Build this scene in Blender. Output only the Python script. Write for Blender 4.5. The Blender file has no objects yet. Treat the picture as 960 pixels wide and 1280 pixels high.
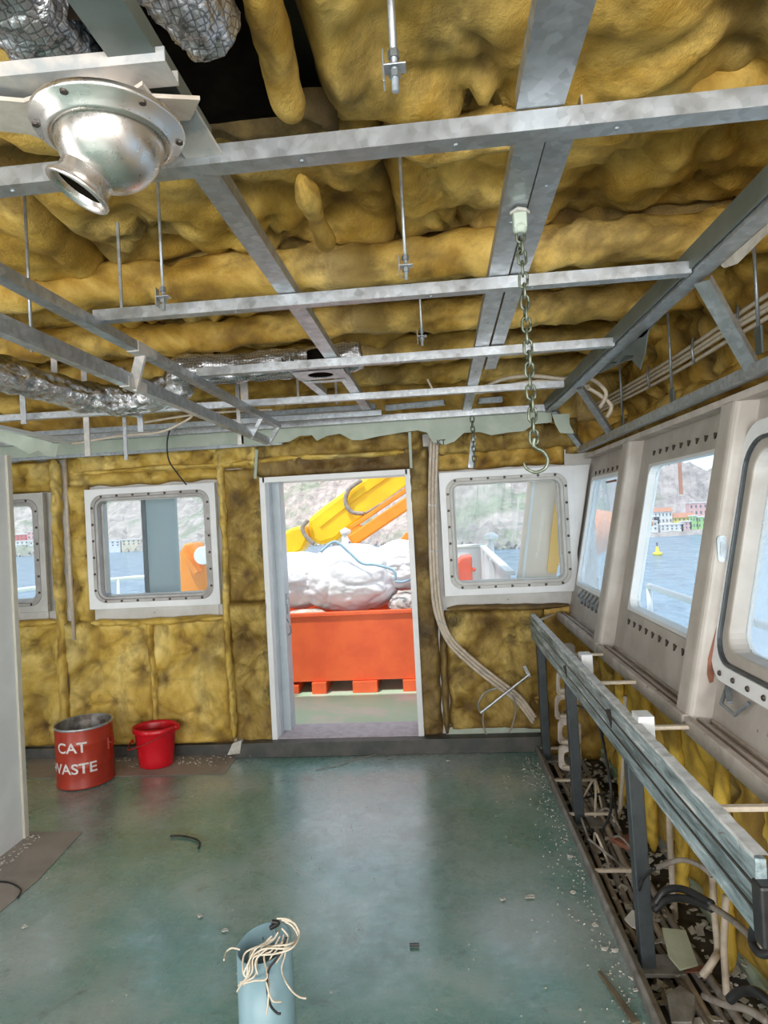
import bpy, bmesh, math, random
from mathutils import Vector as V, Matrix, noise
random.seed(7)
rnd = random.uniform
PI = math.pi
SC = bpy.context.scene
COL = SC.collection
X, Y, Z = 0, 1, 2

# ---------------------------------------------------------------- camera (frame 960x1280)
F, YAW, PITCH, ROLL = 800.0, -.08357, .0072259, -.0522475
CO = V((0, 0, 1.6))
fw = V((math.sin(YAW)*math.cos(PITCH), math.cos(YAW)*math.cos(PITCH), math.sin(PITCH)))
r0 = fw.cross(V((0, 0, 1))).normalized(); u0 = r0.cross(fw)
rt = r0*math.cos(ROLL)+u0*math.sin(ROLL); up = -r0*math.sin(ROLL)+u0*math.cos(ROLL)
cd = bpy.data.cameras.new('camera'); cam = bpy.data.objects.new('camera', cd); COL.objects.link(cam)
cam.matrix_world = Matrix(((rt.x, up.x, -fw.x, CO.x), (rt.y, up.y, -fw.y, CO.y), (rt.z, up.z, -fw.z, CO.z), (0, 0, 0, 1)))
cd.sensor_fit = 'HORIZONTAL'; cd.sensor_width = 36; cd.lens = F/960*36; cd.clip_start = .02; cd.clip_end = 3000
SC.camera = cam
def at(px, py, ax, v):
    """measured point: pixel of the photograph -> point on the plane axis=v"""
    d = rt*((px-480)/F) - up*((py-640)/F) + fw
    return CO + d*((v-CO[ax])/d[ax])

# ---------------------------------------------------------------- materials
def ramp(nt, fac, stops):
    n = nt.nodes.new('ShaderNodeValToRGB'); nt.links.new(fac, n.inputs[0])
    e = n.color_ramp.elements
    while len(e) < len(stops): e.new(.5)
    for i, (p, c) in enumerate(stops):
        e[i].position = p; e[i].color = (*c, 1) if len(c) == 3 else c
    return n.outputs[0]
def nz(nt, scale, detail=5, rough=.6, vec=None, dist=0):
    n = nt.nodes.new('ShaderNodeTexNoise'); n.inputs['Scale'].default_value = scale
    n.inputs['Detail'].default_value = detail; n.inputs['Roughness'].default_value = rough; n.inputs['Distortion'].default_value = dist
    if vec: nt.links.new(vec, n.inputs['Vector'])
    return n.outputs[0]
def mix(nt, f, a, b, mode='MIX'):
    n = nt.nodes.new('ShaderNodeMix'); n.data_type = 'RGBA'; n.blend_type = mode
    for s, v in ((0, f), (6, a), (7, b)):
        if isinstance(v, (int, float)): n.inputs[s].default_value = v
        elif isinstance(v, (tuple, list)): n.inputs[s].default_value = (*v, 1)
        else: nt.links.new(v, n.inputs[s])
    return n.outputs[2]
def base(name):
    m = bpy.data.materials.new(name); m.use_nodes = True
    nt = m.node_tree; b = nt.nodes['Principled BSDF']
    tc = nt.nodes.new('ShaderNodeTexCoord').outputs['Object']
    return m, nt, b, tc
def bump(nt, b, h, s=.3, d=.01, nrm=None):
    n = nt.nodes.new('ShaderNodeBump'); n.inputs['Strength'].default_value = s; n.inputs['Distance'].default_value = d
    nt.links.new(h, n.inputs['Height'])
    if nrm: nt.links.new(nrm, n.inputs['Normal'])
    nt.links.new(n.outputs[0], b.inputs['Normal']); return n.outputs[0]
def mat(name, c1, c2=None, rough=.5, metal=0, scale=8, lo=.4, hi=.65, bs=0, bd=.004, c3=None, s3=40, t3=.66, detail=5, dist=.3, emit=0):
    """two-tone noisy surface with optional third colour of specks/chips"""
    m, nt, b, tc = base(name)
    b.inputs['Roughness'].default_value = rough; b.inputs['Metallic'].default_value = metal
    n1 = nz(nt, scale, detail, .6, tc, dist)
    col = ramp(nt, n1, [(lo, c1), (hi, c2 or c1)])
    if c3:
        n3 = nz(nt, s3, 4, .65, tc, .4)
        fac = ramp(nt, n3, [(t3, (0, 0, 0)), (t3+.03, (1, 1, 1))]); col = mix(nt, fac, col, c3)
    nt.links.new(col, b.inputs['Base Color'])
    if bs: bump(nt, b, nz(nt, scale*5, 4, .6, tc), bs, bd)
    return m
M = {}
def wool_mat(name, c_hi, c_mid, c_lo, stain):
    m, nt, b, tc = base(name)
    b.inputs['Roughness'].default_value = .55
    b.inputs['Specular IOR Level'].default_value = .35
    n1 = nz(nt, 2.1, 8, .62, tc, .5)
    col = ramp(nt, n1, [(.34, c_lo), (.45, c_mid), (.58, c_hi), (.76, tuple(min(1, k*1.1+.12) for k in c_hi))])
    st = ramp(nt, nz(nt, 1.9, 8, .7, tc, .4), [(.50, (0, 0, 0)), (.62, (1, 1, 1))])
    sm = nt.nodes.new('ShaderNodeMath'); sm.operation = 'MULTIPLY'; sm.inputs[1].default_value = stain; nt.links.new(st, sm.inputs[0])
    col = mix(nt, sm.outputs[0], col, (.045, .028, .010))
    # crease shade painted into the colour, with some dirt: attribute written by the mesh builder
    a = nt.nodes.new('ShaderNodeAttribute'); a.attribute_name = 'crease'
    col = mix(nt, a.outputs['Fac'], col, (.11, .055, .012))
    nt.links.new(col, b.inputs['Base Color'])
    h = mix(nt, .35, nz(nt, 11, 9, .72, tc, .35), nz(nt, 70, 4, .7, tc, 0))
    bump(nt, b, h, .6, .025)
    return m
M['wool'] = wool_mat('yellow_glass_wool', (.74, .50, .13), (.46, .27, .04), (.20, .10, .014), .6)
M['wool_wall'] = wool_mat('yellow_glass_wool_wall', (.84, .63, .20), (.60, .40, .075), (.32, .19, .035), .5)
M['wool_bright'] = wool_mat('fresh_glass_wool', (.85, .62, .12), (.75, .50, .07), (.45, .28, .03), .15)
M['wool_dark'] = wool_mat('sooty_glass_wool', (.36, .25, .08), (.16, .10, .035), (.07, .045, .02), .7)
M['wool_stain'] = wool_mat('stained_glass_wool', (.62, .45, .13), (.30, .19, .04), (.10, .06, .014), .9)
def galv(name, tint=(.47, .50, .53), r=.38, paint=None):
    m, nt, b, tc = base(name)
    b.inputs['Metallic'].default_value = .75
    v = nt.nodes.new('ShaderNodeTexVoronoi'); v.inputs['Scale'].default_value = 60; nt.links.new(tc, v.inputs['Vector'])
    bw = nt.nodes.new('ShaderNodeRGBToBW'); nt.links.new(v.outputs['Color'], bw.inputs[0])
    c = ramp(nt, bw.outputs[0], [(.1, tuple(k*.82 for k in tint)), (.9, tuple(min(1, k*1.15) for k in tint))])
    sc = ramp(nt, nz(nt, 9, 5, .7, tc, 1), [(.45, (0, 0, 0)), (.75, (.6, .6, .6))])
    c = mix(nt, sc, c, (.30, .29, .27))
    nt.links.new(c, b.inputs['Base Color'])
    nt.links.new(ramp(nt, nz(nt, 22, 4, .6, tc), [(.3, (r-.1,)*3), (.7, (r+.15,)*3)]), b.inputs['Roughness'])
    bump(nt, b, nz(nt, 120, 3, .6, tc), .08, .002)
    return m
M['galv'] = galv('galvanised_steel')
M['galv_dark'] = galv('dull_galvanised_steel', (.33, .37, .40), .45)
M['plastered'] = mat('plaster_smeared_steel', (.62, .58, .54), (.40, .42, .43), .6, .2, 7, .45, .55, .2)
M['foil'] = None
def foil():
    m, nt, b, tc = base('crumpled_foil')
    b.inputs['Metallic'].default_value = 1; b.inputs['Roughness'].default_value = .24
    nt.links.new(ramp(nt, nz(nt, 12, 4, .6, tc), [(.35, (.45, .45, .46)), (.6, (.85, .86, .88))]), b.inputs['Base Color'])
    v = nt.nodes.new('ShaderNodeTexVoronoi'); v.inputs['Scale'].default_value = 26; nt.links.new(tc, v.inputs['Vector'])
    h = mix(nt, .5, v.outputs['Distance'], nz(nt, 20, 5, .7, tc, 2))
    bump(nt, b, h, .9, .02); return m
M['foil'] = foil()
def mesh_foil():
    m, nt, b, tc = base('foil_with_hexagon_netting')
    b.inputs['Metallic'].default_value = .9; b.inputs['Roughness'].default_value = .32
    v = nt.nodes.new('ShaderNodeTexVoronoi'); v.feature = 'DISTANCE_TO_EDGE'; v.inputs['Scale'].default_value = 75; v.inputs['Randomness'].default_value = .22
    nt.links.new(tc, v.inputs['Vector'])
    c = ramp(nt, v.outputs[0], [(.05, (.30, .30, .31)), (.11, (.70, .70, .73))])
    nt.links.new(c, b.inputs['Base Color'])
    bump(nt, b, mix(nt, .75, v.outputs[0], nz(nt, 16, 5, .7, tc, .8)), .7, .014); return m
M['netfoil'] = mesh_foil()
M['steel_plate'] = mat('off_white_painted_steel', (.60, .59, .57), (.50, .49, .46), .5, 0, 5, .4, .6, .1, .003, (.16, .08, .04), 18, .70)
M['white_paint'] = mat('white_paint', (.84, .86, .87), (.76, .78, .80), .4, 0, 3, .4, .6, .05, .002)
M['cream_paint'] = mat('cream_hull_paint', (.50, .46, .42), (.39, .35, .31), .5, 0, 5, .4, .65, .12, .004, (.20, .11, .07), 14, .72)
M['sill_paint'] = mat('pinkish_sill_paint', (.60, .53, .48), (.42, .36, .31), .6, 0, 9, .4, .65, .2, .004, (.16, .10, .07), 30, .66)
M['window_ring'] = mat('grey_window_ring', (.42, .41, .40), (.33, .31, .30), .45, .3, 8, .4, .6, .08)
M['rust'] = mat('rust_primer', (.30, .12, .07), (.20, .08, .05), .7, 0, 20, bs=.2)
M['bolt'] = mat('dark_bolt', (.07, .06, .055), (.12, .09, .07), .5, .6, 60)
M['black'] = mat('black_rubber', (.012, .012, .014), (.03, .03, .03), .45, 0, 20)
M['soot'] = mat('soot', (.006, .005, .004), (.014, .011, .008), .95, 0, 9)
M['shine_black'] = mat('gloss_black_plastic', (.01, .014, .018), (.02, .025, .03), .12, 0, 8)
M['soot'].node_tree.nodes['Principled BSDF'].inputs['Specular IOR Level'].default_value = 0
M['dark_steel'] = mat('dark_grey_steel_post', (.085, .10, .11), (.055, .065, .07), .42, .35, 10, bs=.08)
M['kerb'] = mat('dark_painted_kerb', (.05, .055, .05), (.11, .10, .09), .5, 0, 9, .4, .7, .2, .004, (.35, .33, .30), 22, .70)
M['kerb_side'] = mat('worn_grey_kerb', (.30, .29, .27), (.17, .15, .13), .5, .2, 14, .4, .65, .3, .005)
M['green_sheet'] = mat('pale_green_primer_sheet', (.44, .50, .42), (.35, .41, .34), .55, 0, 6, .4, .65, .05)
M['dark_green'] = mat('grey_green_fascia', (.14, .17, .16), (.10, .12, .11), .45, .2, 6)
M['pipe_cream'] = mat('cream_conduit', (.62, .53, .43), (.48, .40, .31), .5, 0, 22, bs=.1)
M['cable_white'] = mat('cream_cable', (.70, .62, .50), (.58, .49, .38), .5, 0, 30)
M['cable_grey'] = mat('dusty_grey_cable', (.34, .30, .26), (.22, .19, .17), .6, 0, 20)
M['chain'] = mat('galvanised_green_chain', (.09, .11, .07), (.22, .24, .19), .45, .7, 60, bs=.1)
M['alu'] = None
def alu():
    m, nt, b, tc = base('brushed_aluminium')
    b.inputs['Metallic'].default_value = .95; b.inputs['Base Color'].default_value = (.70, .66, .62, 1)
    nt.links.new(ramp(nt, nz(nt, 30, 4, .7, tc), [(.3, (.22,)*3), (.7, (.38,)*3)]), b.inputs['Roughness']); return m
M['alu'] = alu()
M['blue_post'] = mat('pale_blue_paint', (.24, .38, .43), (.20, .33, .385), .35, 0, 4, .4, .65, .04, .002, (.10, .16, .18), 50, .74)
M['red_plastic'] = mat('red_plastic', (.62, .008, .018), (.52, .006, .014), .3, 0, 3)
M['can_red'] = mat('worn_red_paint', (.40, .035, .014), (.31, .025, .012), .35, 0, 5, .4, .65, .08, .003, (.55, .42, .36), 34, .735)
M['can_inside'] = mat('scratched_tin', (.42, .40, .38), (.16, .13, .11), .4, .6, 12, .4, .6, .1)
M['stencil'] = mat('stencil_white', (.75, .70, .68), (.62, .55, .52), .6, 0, 30)
M['orange'] = mat('skip_orange', (.80, .13, .035), (.70, .10, .03), .5, 0, 4, .4, .65, .05, .003, (.35, .07, .03), 16, .76)
M['crane_yellow'] = mat('crane_yellow', (.92, .60, .015), (.85, .48, .01), .4, 0, 2)
M['crane_orange'] = mat('crane_orange', (.88, .30, .02), (.80, .24, .015), .45, 0, 3)
M['bag'] = mat('white_woven_bag', (.80, .80, .82), (.66, .66, .70), .6, 0, 4, .4, .65, .2, .01)
M['bag_blue'] = mat('blue_seam', (.33, .50, .62), (.28, .44, .56), .6)
M['plastic_clear'] = mat('crumpled_grey_plastic', (.42, .40, .38), (.62, .61, .60), .3, 0, 12, bs=.4)
M['white_rail'] = mat('white_deck_paint', (.82, .83, .84), (.74, .75, .76), .4, 0, 3)
M['pillar_grey'] = mat('blue_grey_pillar', (.34, .42, .44), (.30, .37, .39), .45, 0, 2)
M['beige'] = mat('beige_pillar', (.86, .70, .56), (.78, .63, .50), .5, 0, 2)
M['panel_yellow'] = mat('amber_panel', (1.0, .58, .12), (.95, .50, .10), .5, 0, 2)
M['orange_hull'] = mat('orange_hull', (.85, .32, .12), (.80, .28, .10), .45, 0, 2)
M['buoy'] = mat('yellow_buoy', (.85, .72, .05), (.80, .62, .04), .4, 0, 3)
M['chip'] = mat('pale_paint_chip', (.60, .58, .53), (.40, .37, .32), .7, 0, 30)
M['chip_green'] = mat('pale_green_chip', (.45, .48, .36), (.36, .39, .29), .6, 0, 9)
M['wood'] = mat('grey_wood_strip', (.20, .16, .10), (.12, .10, .07), .7, 0, 14)
M['board'] = mat('torn_plasterboard', (.62, .57, .50), (.42, .36, .29), .8, 0, 9, .4, .6, .2)
def rail_mat():
    m, nt, b, tc = base('blue_grey_streaked_paint')
    b.inputs['Roughness'].default_value = .45
    mp = nt.nodes.new('ShaderNodeMapping'); mp.inputs['Scale'].default_value = (14, 2.4, 22); nt.links.new(tc, mp.inputs[0])
    c = ramp(nt, nz(nt, 1.5, 7, .72, mp.outputs[0], .25), [(.38, (.10, .13, .13)), (.46, (.24, .31, .33)), (.56, (.38, .47, .50)), (.62, (.72, .75, .75))])
    s = ramp(nt, nz(nt, 24, 5, .7, tc, 1), [(.62, (0, 0, 0)), (.66, (1, 1, 1))])
    c = mix(nt, s, c, (.20, .19, .17)); nt.links.new(c, b.inputs['Base Color'])
    bump(nt, b, nz(nt, 40, 4, .6, tc), .15, .004); return m
M['rail'] = rail_mat()
def floor_mat():
    m, nt, b, tc = base('worn_green_deck_paint')
    g = ramp(nt, nz(nt, 1.6, 7, .62, tc, .8), [(.36, (.085, .225, .19)), (.52, (.125, .30, .26)), (.68, (.28, .41, .38))])
    mp = nt.nodes.new('ShaderNodeMapping'); mp.inputs['Rotation'].default_value = (0, 0, .5); mp.inputs['Scale'].default_value = (3, 16, 1); nt.links.new(tc, mp.inputs[0])
    sc = ramp(nt, nz(nt, 2.2, 7, .75, mp.outputs[0], 2.5), [(.52, (0, 0, 0)), (.72, (.55, .55, .55))])
    g = mix(nt, sc, g, (.50, .55, .53))
    # worn grey walkway patch toward the door, whitened with painted-in daylight glare, and debris dust on the right
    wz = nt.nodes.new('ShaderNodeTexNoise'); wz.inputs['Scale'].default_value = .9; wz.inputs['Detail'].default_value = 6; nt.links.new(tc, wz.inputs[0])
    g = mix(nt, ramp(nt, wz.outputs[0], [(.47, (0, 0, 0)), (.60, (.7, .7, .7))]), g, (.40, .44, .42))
    dirt = ramp(nt, nz(nt, 4, 7, .75, tc, 1), [(.58, (0, 0, 0)), (.7, (.75, .75, .75))]); g = mix(nt, dirt, g, (.045, .065, .052))
    spk = ramp(nt, nz(nt, 90, 3, .6, tc), [(.72, (0, 0, 0)), (.75, (.8, .8, .8))]); g = mix(nt, spk, g, (.42, .42, .38))
    nt.links.new(g, b.inputs['Base Color'])
    rg = mix(nt, .5, ramp(nt, nz(nt, 2.5, 6, .7, tc, 1), [(.3, (.16,)*3), (.7, (.42,)*3)]), ramp(nt, nz(nt, 30, 5, .7, tc), [(.3, (.15,)*3), (.7, (.45,)*3)]))
    nt.links.new(rg, b.inputs['Roughness'])
    b.inputs['Coat Weight'].default_value = .9; nt.links.new(ramp(nt, nz(nt, 7, 8, .75, tc, .5), [(.35, (.12,)*3), (.65, (.42,)*3)]), b.inputs['Coat Roughness']); b.inputs['Coat IOR'].default_value = 1.6; b.inputs['Specular IOR Level'].default_value = .8
    bump(nt, b, mix(nt, .5, nz(nt, 35, 5, .7, tc), nz(nt, 5, 4, .6, tc)), .12, .006)
    return m
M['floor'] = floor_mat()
M['screed'] = mat('bare_beige_screed', (.36, .31, .27), (.26, .23, .20), .55, 0, 5, .4, .65, .2, .005, (.55, .52, .47), 60, .70)
M['deck_out'] = mat('weathered_green_deck', (.40, .60, .42), (.60, .60, .52), .45, 0, 2.2, .42, .6, .1, .004, (.62, .60, .56), 30, .72)
M['sill_pink'] = mat('dusty_threshold', (.50, .44, .46), (.38, .33, .34), .7, 0, 18, bs=.3)
def glass_mat(name, haze, tint=(.9, .95, .97)):
    m = bpy.data.materials.new(name); m.use_nodes = True; nt = m.node_tree; nt.nodes.clear()
    o = nt.nodes.new('ShaderNodeOutputMaterial'); t = nt.nodes.new('ShaderNodeBsdfTransparent'); t.inputs[0].default_value = (*tint, 1)
    g = nt.nodes.new('ShaderNodeBsdfGlossy'); g.inputs['Roughness'].default_value = .03
    d = nt.nodes.new('ShaderNodeBsdfTranslucent'); d.inputs[0].default_value = (.9, .93, .95, 1)
    tc = nt.nodes.new('ShaderNodeTexCoord').outputs['Object']
    lw = nt.nodes.new('ShaderNodeLayerWeight'); lw.inputs[0].default_value = .5; fr = ramp(nt, lw.outputs['Facing'], [(.0, (.002,)*3), (.6, (.006,)*3), (.85, (.07,)*3), (1, (.4,)*3)])
    a = nt.nodes.new('ShaderNodeMixShader'); nt.links.new(ramp(nt, nz(nt, 3, 5, .6, tc, 1), [(.3, (haze*.6,)*3), (.7, (min(1, haze*1.4),)*3)]), a.inputs[0])
    nt.links.new(t.outputs[0], a.inputs[1]); nt.links.new(d.outputs[0], a.inputs[2])
    c = nt.nodes.new('ShaderNodeMixShader'); nt.links.new(fr, c.inputs[0]); nt.links.new(a.outputs[0], c.inputs[1]); nt.links.new(g.outputs[0], c.inputs[2])
    nt.links.new(c.outputs[0], o.inputs[0]); return m
M['glass'] = glass_mat('window_glass', .06)
M['glass_hazy'] = glass_mat('milky_window_glass', .30)
M['glass_dirty'] = glass_mat('dusty_window_glass', .25)
def sea_mat():
    m, nt, b, tc = base('sea_water')
    b.inputs['Roughness'].default_value = .25
    mp = nt.nodes.new('ShaderNodeMapping'); mp.inputs['Scale'].default_value = (1, .45, 1); nt.links.new(tc, mp.inputs[0])
    c = ramp(nt, nz(nt, .5, 6, .7, mp.outputs[0], .5), [(.35, (.10, .18, .27)), (.65, (.22, .32, .42))])
    nt.links.new(c, b.inputs['Base Color']); bump(nt, b, nz(nt, .8, 5, .65, mp.outputs[0], .4), .8, .5); return m
M['sea'] = sea_mat()
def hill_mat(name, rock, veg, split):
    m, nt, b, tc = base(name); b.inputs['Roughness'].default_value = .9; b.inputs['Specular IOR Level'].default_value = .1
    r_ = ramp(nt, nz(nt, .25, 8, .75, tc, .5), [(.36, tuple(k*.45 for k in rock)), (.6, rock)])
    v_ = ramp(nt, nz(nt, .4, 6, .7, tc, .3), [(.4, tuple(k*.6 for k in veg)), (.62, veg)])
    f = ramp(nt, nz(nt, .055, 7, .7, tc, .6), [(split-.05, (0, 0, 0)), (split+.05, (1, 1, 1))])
    c = mix(nt, f, r_, v_); c = mix(nt, .15, c, (.62, .66, .72))  # pale grey-blue aerial haze blended into the hill colour itself
    nt.links.new(c, b.inputs['Base Color']); bump(nt, b, nz(nt, .3, 7, .75, tc), 1, 1.5); return m
M['hill_green'] = hill_mat('scrub_hillside', (.66, .55, .49), (.34, .38, .24), .54)
M['hill_rock'] = hill_mat('rocky_cliff', (.66, .54, .50), (.34, .34, .22), .60)
M['shore_rock'] = mat('shore_boulders', (.70, .64, .60), (.36, .32, .30), .9, 0, .5, .4, .6, 1, .5)

# ---------------------------------------------------------------- mesh helpers
class MB:
    def __init__(s): s.v = []; s.f = []; s.cr = None
    def add(s, vs, fs):
        n = len(s.v); s.v += [V(p) for p in vs]; s.f += [tuple(i+n for i in f) for f in fs]; return s
    def box(s, x0, x1, y0, y1, z0, z1):
        return s.add([(x, y, z) for x in (x0, x1) for y in (y0, y1) for z in (z0, z1)],
                     [(0, 1, 3, 2), (4, 6, 7, 5), (0, 4, 5, 1), (2, 3, 7, 6), (0, 2, 6, 4), (1, 5, 7, 3)])
    def sweep(s, prof, p, q, upv=(0, 0, 1), closed=True, cap=True):
        """profile [(side, up)] swept straight from p to q"""
        p, q = V(p), V(q); d = (q-p).normalized(); u = V(upv); sd = d.cross(u).normalized(); u = sd.cross(d)
        n = len(prof); vs = [p+sd*a+u*b for a, b in prof]+[q+sd*a+u*b for a, b in prof]
        fs = [(i, (i+1) % n, n+(i+1) % n, n+i) for i in range(n if closed else n-1)]
        if cap and closed: fs += [tuple(range(n))[::-1], tuple(range(n, 2*n))]
        return s.add(vs, fs)
    def bar(s, p, q, w, h, upv=(0, 0, 1)):
        return s.sweep([(-w/2, -h/2), (w/2, -h/2), (w/2, h/2), (-w/2, h/2)], p, q, upv)
    def channel(s, p, q, w, h, t=.003, lip=.0):
        """U channel, flat bottom, open upward; p,q at centre of the bottom face"""
        l = lip
        pr = [(-w/2, 0), (w/2, 0), (w/2, h)] + ([(w/2-l, h), (w/2-l, h-t)] if l else []) + [(w/2-t, h-t if l else h), (w/2-t, t), (-w/2+t, t), (-w/2+t, h-t if l else h)] + ([(-w/2+l, h-t), (-w/2+l, h)] if l else []) + [(-w/2, h)]
        return s.sweep(pr, p, q)
    def tube(s, pts, r, seg=8, cap=True, rf=None):
        pts = [V(p) for p in pts]; n = len(pts); base_ = len(s.v)
        t0 = (pts[1]-pts[0]).normalized(); a = V((0, 0, 1)) if abs(t0.z) < .9 else V((1, 0, 0)); nrm = t0.cross(a).normalized()
        vs = []
        for i, p in enumerate(pts):
            t = (pts[min(i+1, n-1)]-pts[max(i-1, 0)]).normalized()
            nrm = (nrm-t*nrm.dot(t)).normalized(); b = t.cross(nrm)
            for k in range(seg):
                an = 2*PI*k/seg; rr = rf(i/(n-1), an) if rf else r
                vs.append(p+(nrm*math.cos(an)+b*math.sin(an))*rr)
        fs = [(i*seg+k, i*seg+(k+1) % seg, (i+1)*seg+(k+1) % seg, (i+1)*seg+k) for i in range(n-1) for k in range(seg)]
        if cap: fs += [tuple(range(seg))[::-1], tuple(range((n-1)*seg, n*seg))]
        return s.add(vs, fs)
    def lathe(s, prof, c=(0, 0, 0), seg=32, M3=None, sx=1, sy=1):
        vs = []; n = len(prof)
        for k in range(seg):
            a = 2*PI*k/seg
            for r, z in prof:
                p = V((r*math.cos(a)*sx, r*math.sin(a)*sy, z))
                if M3: p = M3 @ p
                vs.append(p+V(c))
        fs = [(k*n+i, ((k+1) % seg)*n+i, ((k+1) % seg)*n+i+1, k*n+i+1) for k in range(seg) for i in range(n-1)]
        return s.add(vs, fs)
    def poly(s, pts, off):
        n = len(pts); o = V(off); vs = [V(p) for p in pts]; vs += [p+o for p in vs]
        return s.add(vs, [tuple(range(n)), tuple(range(n, 2*n))[::-1]]+[(i, n+i, n+(i+1) % n, (i+1) % n) for i in range(n)])
    def build(s, name, m, parent=None, smooth=False, bev=0, sub=0, fix=True):
        me = bpy.data.meshes.new(name)
        vs = s.v
        if parent: off = V(parent.get('_o', (0, 0, 0)))
        else:
            lo = [min(p[i] for p in vs) for i in range(3)]; hi = [max(p[i] for p in vs) for i in range(3)]
            off = V(((lo[0]+hi[0])/2, (lo[1]+hi[1])/2, lo[2]))
        me.from_pydata([p-off for p in vs], [], s.f)
        if fix:
            bm = bmesh.new(); bm.from_mesh(me); bmesh.ops.recalc_face_normals(bm, faces=bm.faces); bm.to_mesh(me); bm.free()
        if s.cr:
            a = me.attributes.new('crease', 'FLOAT', 'POINT'); a.data.foreach_set('value', s.cr)
        if smooth: me.polygons.foreach_set('use_smooth', [True]*len(me.polygons))
        me.materials.append(m if not isinstance(m, str) else M[m])
        o = bpy.data.objects.new(name, me); COL.objects.link(o)
        if parent: o.parent = parent; o['_o'] = tuple(off)
        else: o.location = off; o['_o'] = tuple(off)
        if bev:
            b = o.modifiers.new('bevel', 'BEVEL'); b.width = bev; b.segments = 2; b.limit_method = 'ANGLE'
        if sub:
            b = o.modifiers.new('sub', 'SUBSURF'); b.levels = b.render_levels = sub
        return o
def tag(o, label, cat, group=None):
    o['label'] = label; o['category'] = cat
    if group: o['group'] = group
    return o
def struct(o): o['kind'] = 'structure'; return o
def thing(name, loc, label=None, cat=None, group=None):
    o = bpy.data.objects.new(name, None); COL.objects.link(o); o.location = loc; o['_o'] = tuple(loc); o.empty_display_size = .05
    if label: tag(o, label, cat, group)
    return o
def dup(root, loc, rot=None, scale=None):
    r = root.copy(); COL.objects.link(r); r.location = loc
    if rot is not None: r.rotation_euler = rot
    if scale is not None: r.scale = scale
    for ch in list(root.children):
        c = ch.copy(); COL.objects.link(c); c.parent = r
        for g in ch.children:
            d = g.copy(); COL.objects.link(d); d.parent = c
    return r
def cat_rom(P, n=6):
    P = [V(p) for p in P]; out = []
    for i in range(len(P)-1):
        a = P[max(i-1, 0)]; b = P[i]; c = P[i+1]; d = P[min(i+2, len(P)-1)]
        for k in range(n):
            t = k/n; out.append(.5*((2*b)+(c-a)*t+(2*a-5*b+4*c-d)*t*t+(3*b-a-3*c+d)*t*t*t))
    out.append(P[-1]); return out
def rrect(w, h, r, n=6, cx=0, cy=0):
    out = []
    for sx, sy, a0 in ((1, 1, 0), (-1, 1, PI/2), (-1, -1, PI), (1, -1, 1.5*PI)):
        for k in range(n+1):
            a = a0+PI/2*k/n; out.append((cx+sx*(w/2-r)+r*math.cos(a), cy+sy*(h/2-r)+r*math.sin(a)))
    return out
def ring(mb, A, B, fn, t0, t1):
    """solid ring between outline A (outer) and B (inner) (same count) ; fn(u,v,t)->point"""
    n = len(A); vs = [fn(*p, t0) for p in A]+[fn(*p, t0) for p in B]+[fn(*p, t1) for p in A]+[fn(*p, t1) for p in B]
    fs = []
    for i in range(n):
        j = (i+1) % n
        fs += [(i, j, n+j, n+i), (2*n+i, 3*n+i, 3*n+j, 2*n+j), (i, 2*n+i, 2*n+j, j), (n+i, n+j, 3*n+j, 3*n+i)]
    return mb.add(vs, fs)

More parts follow.
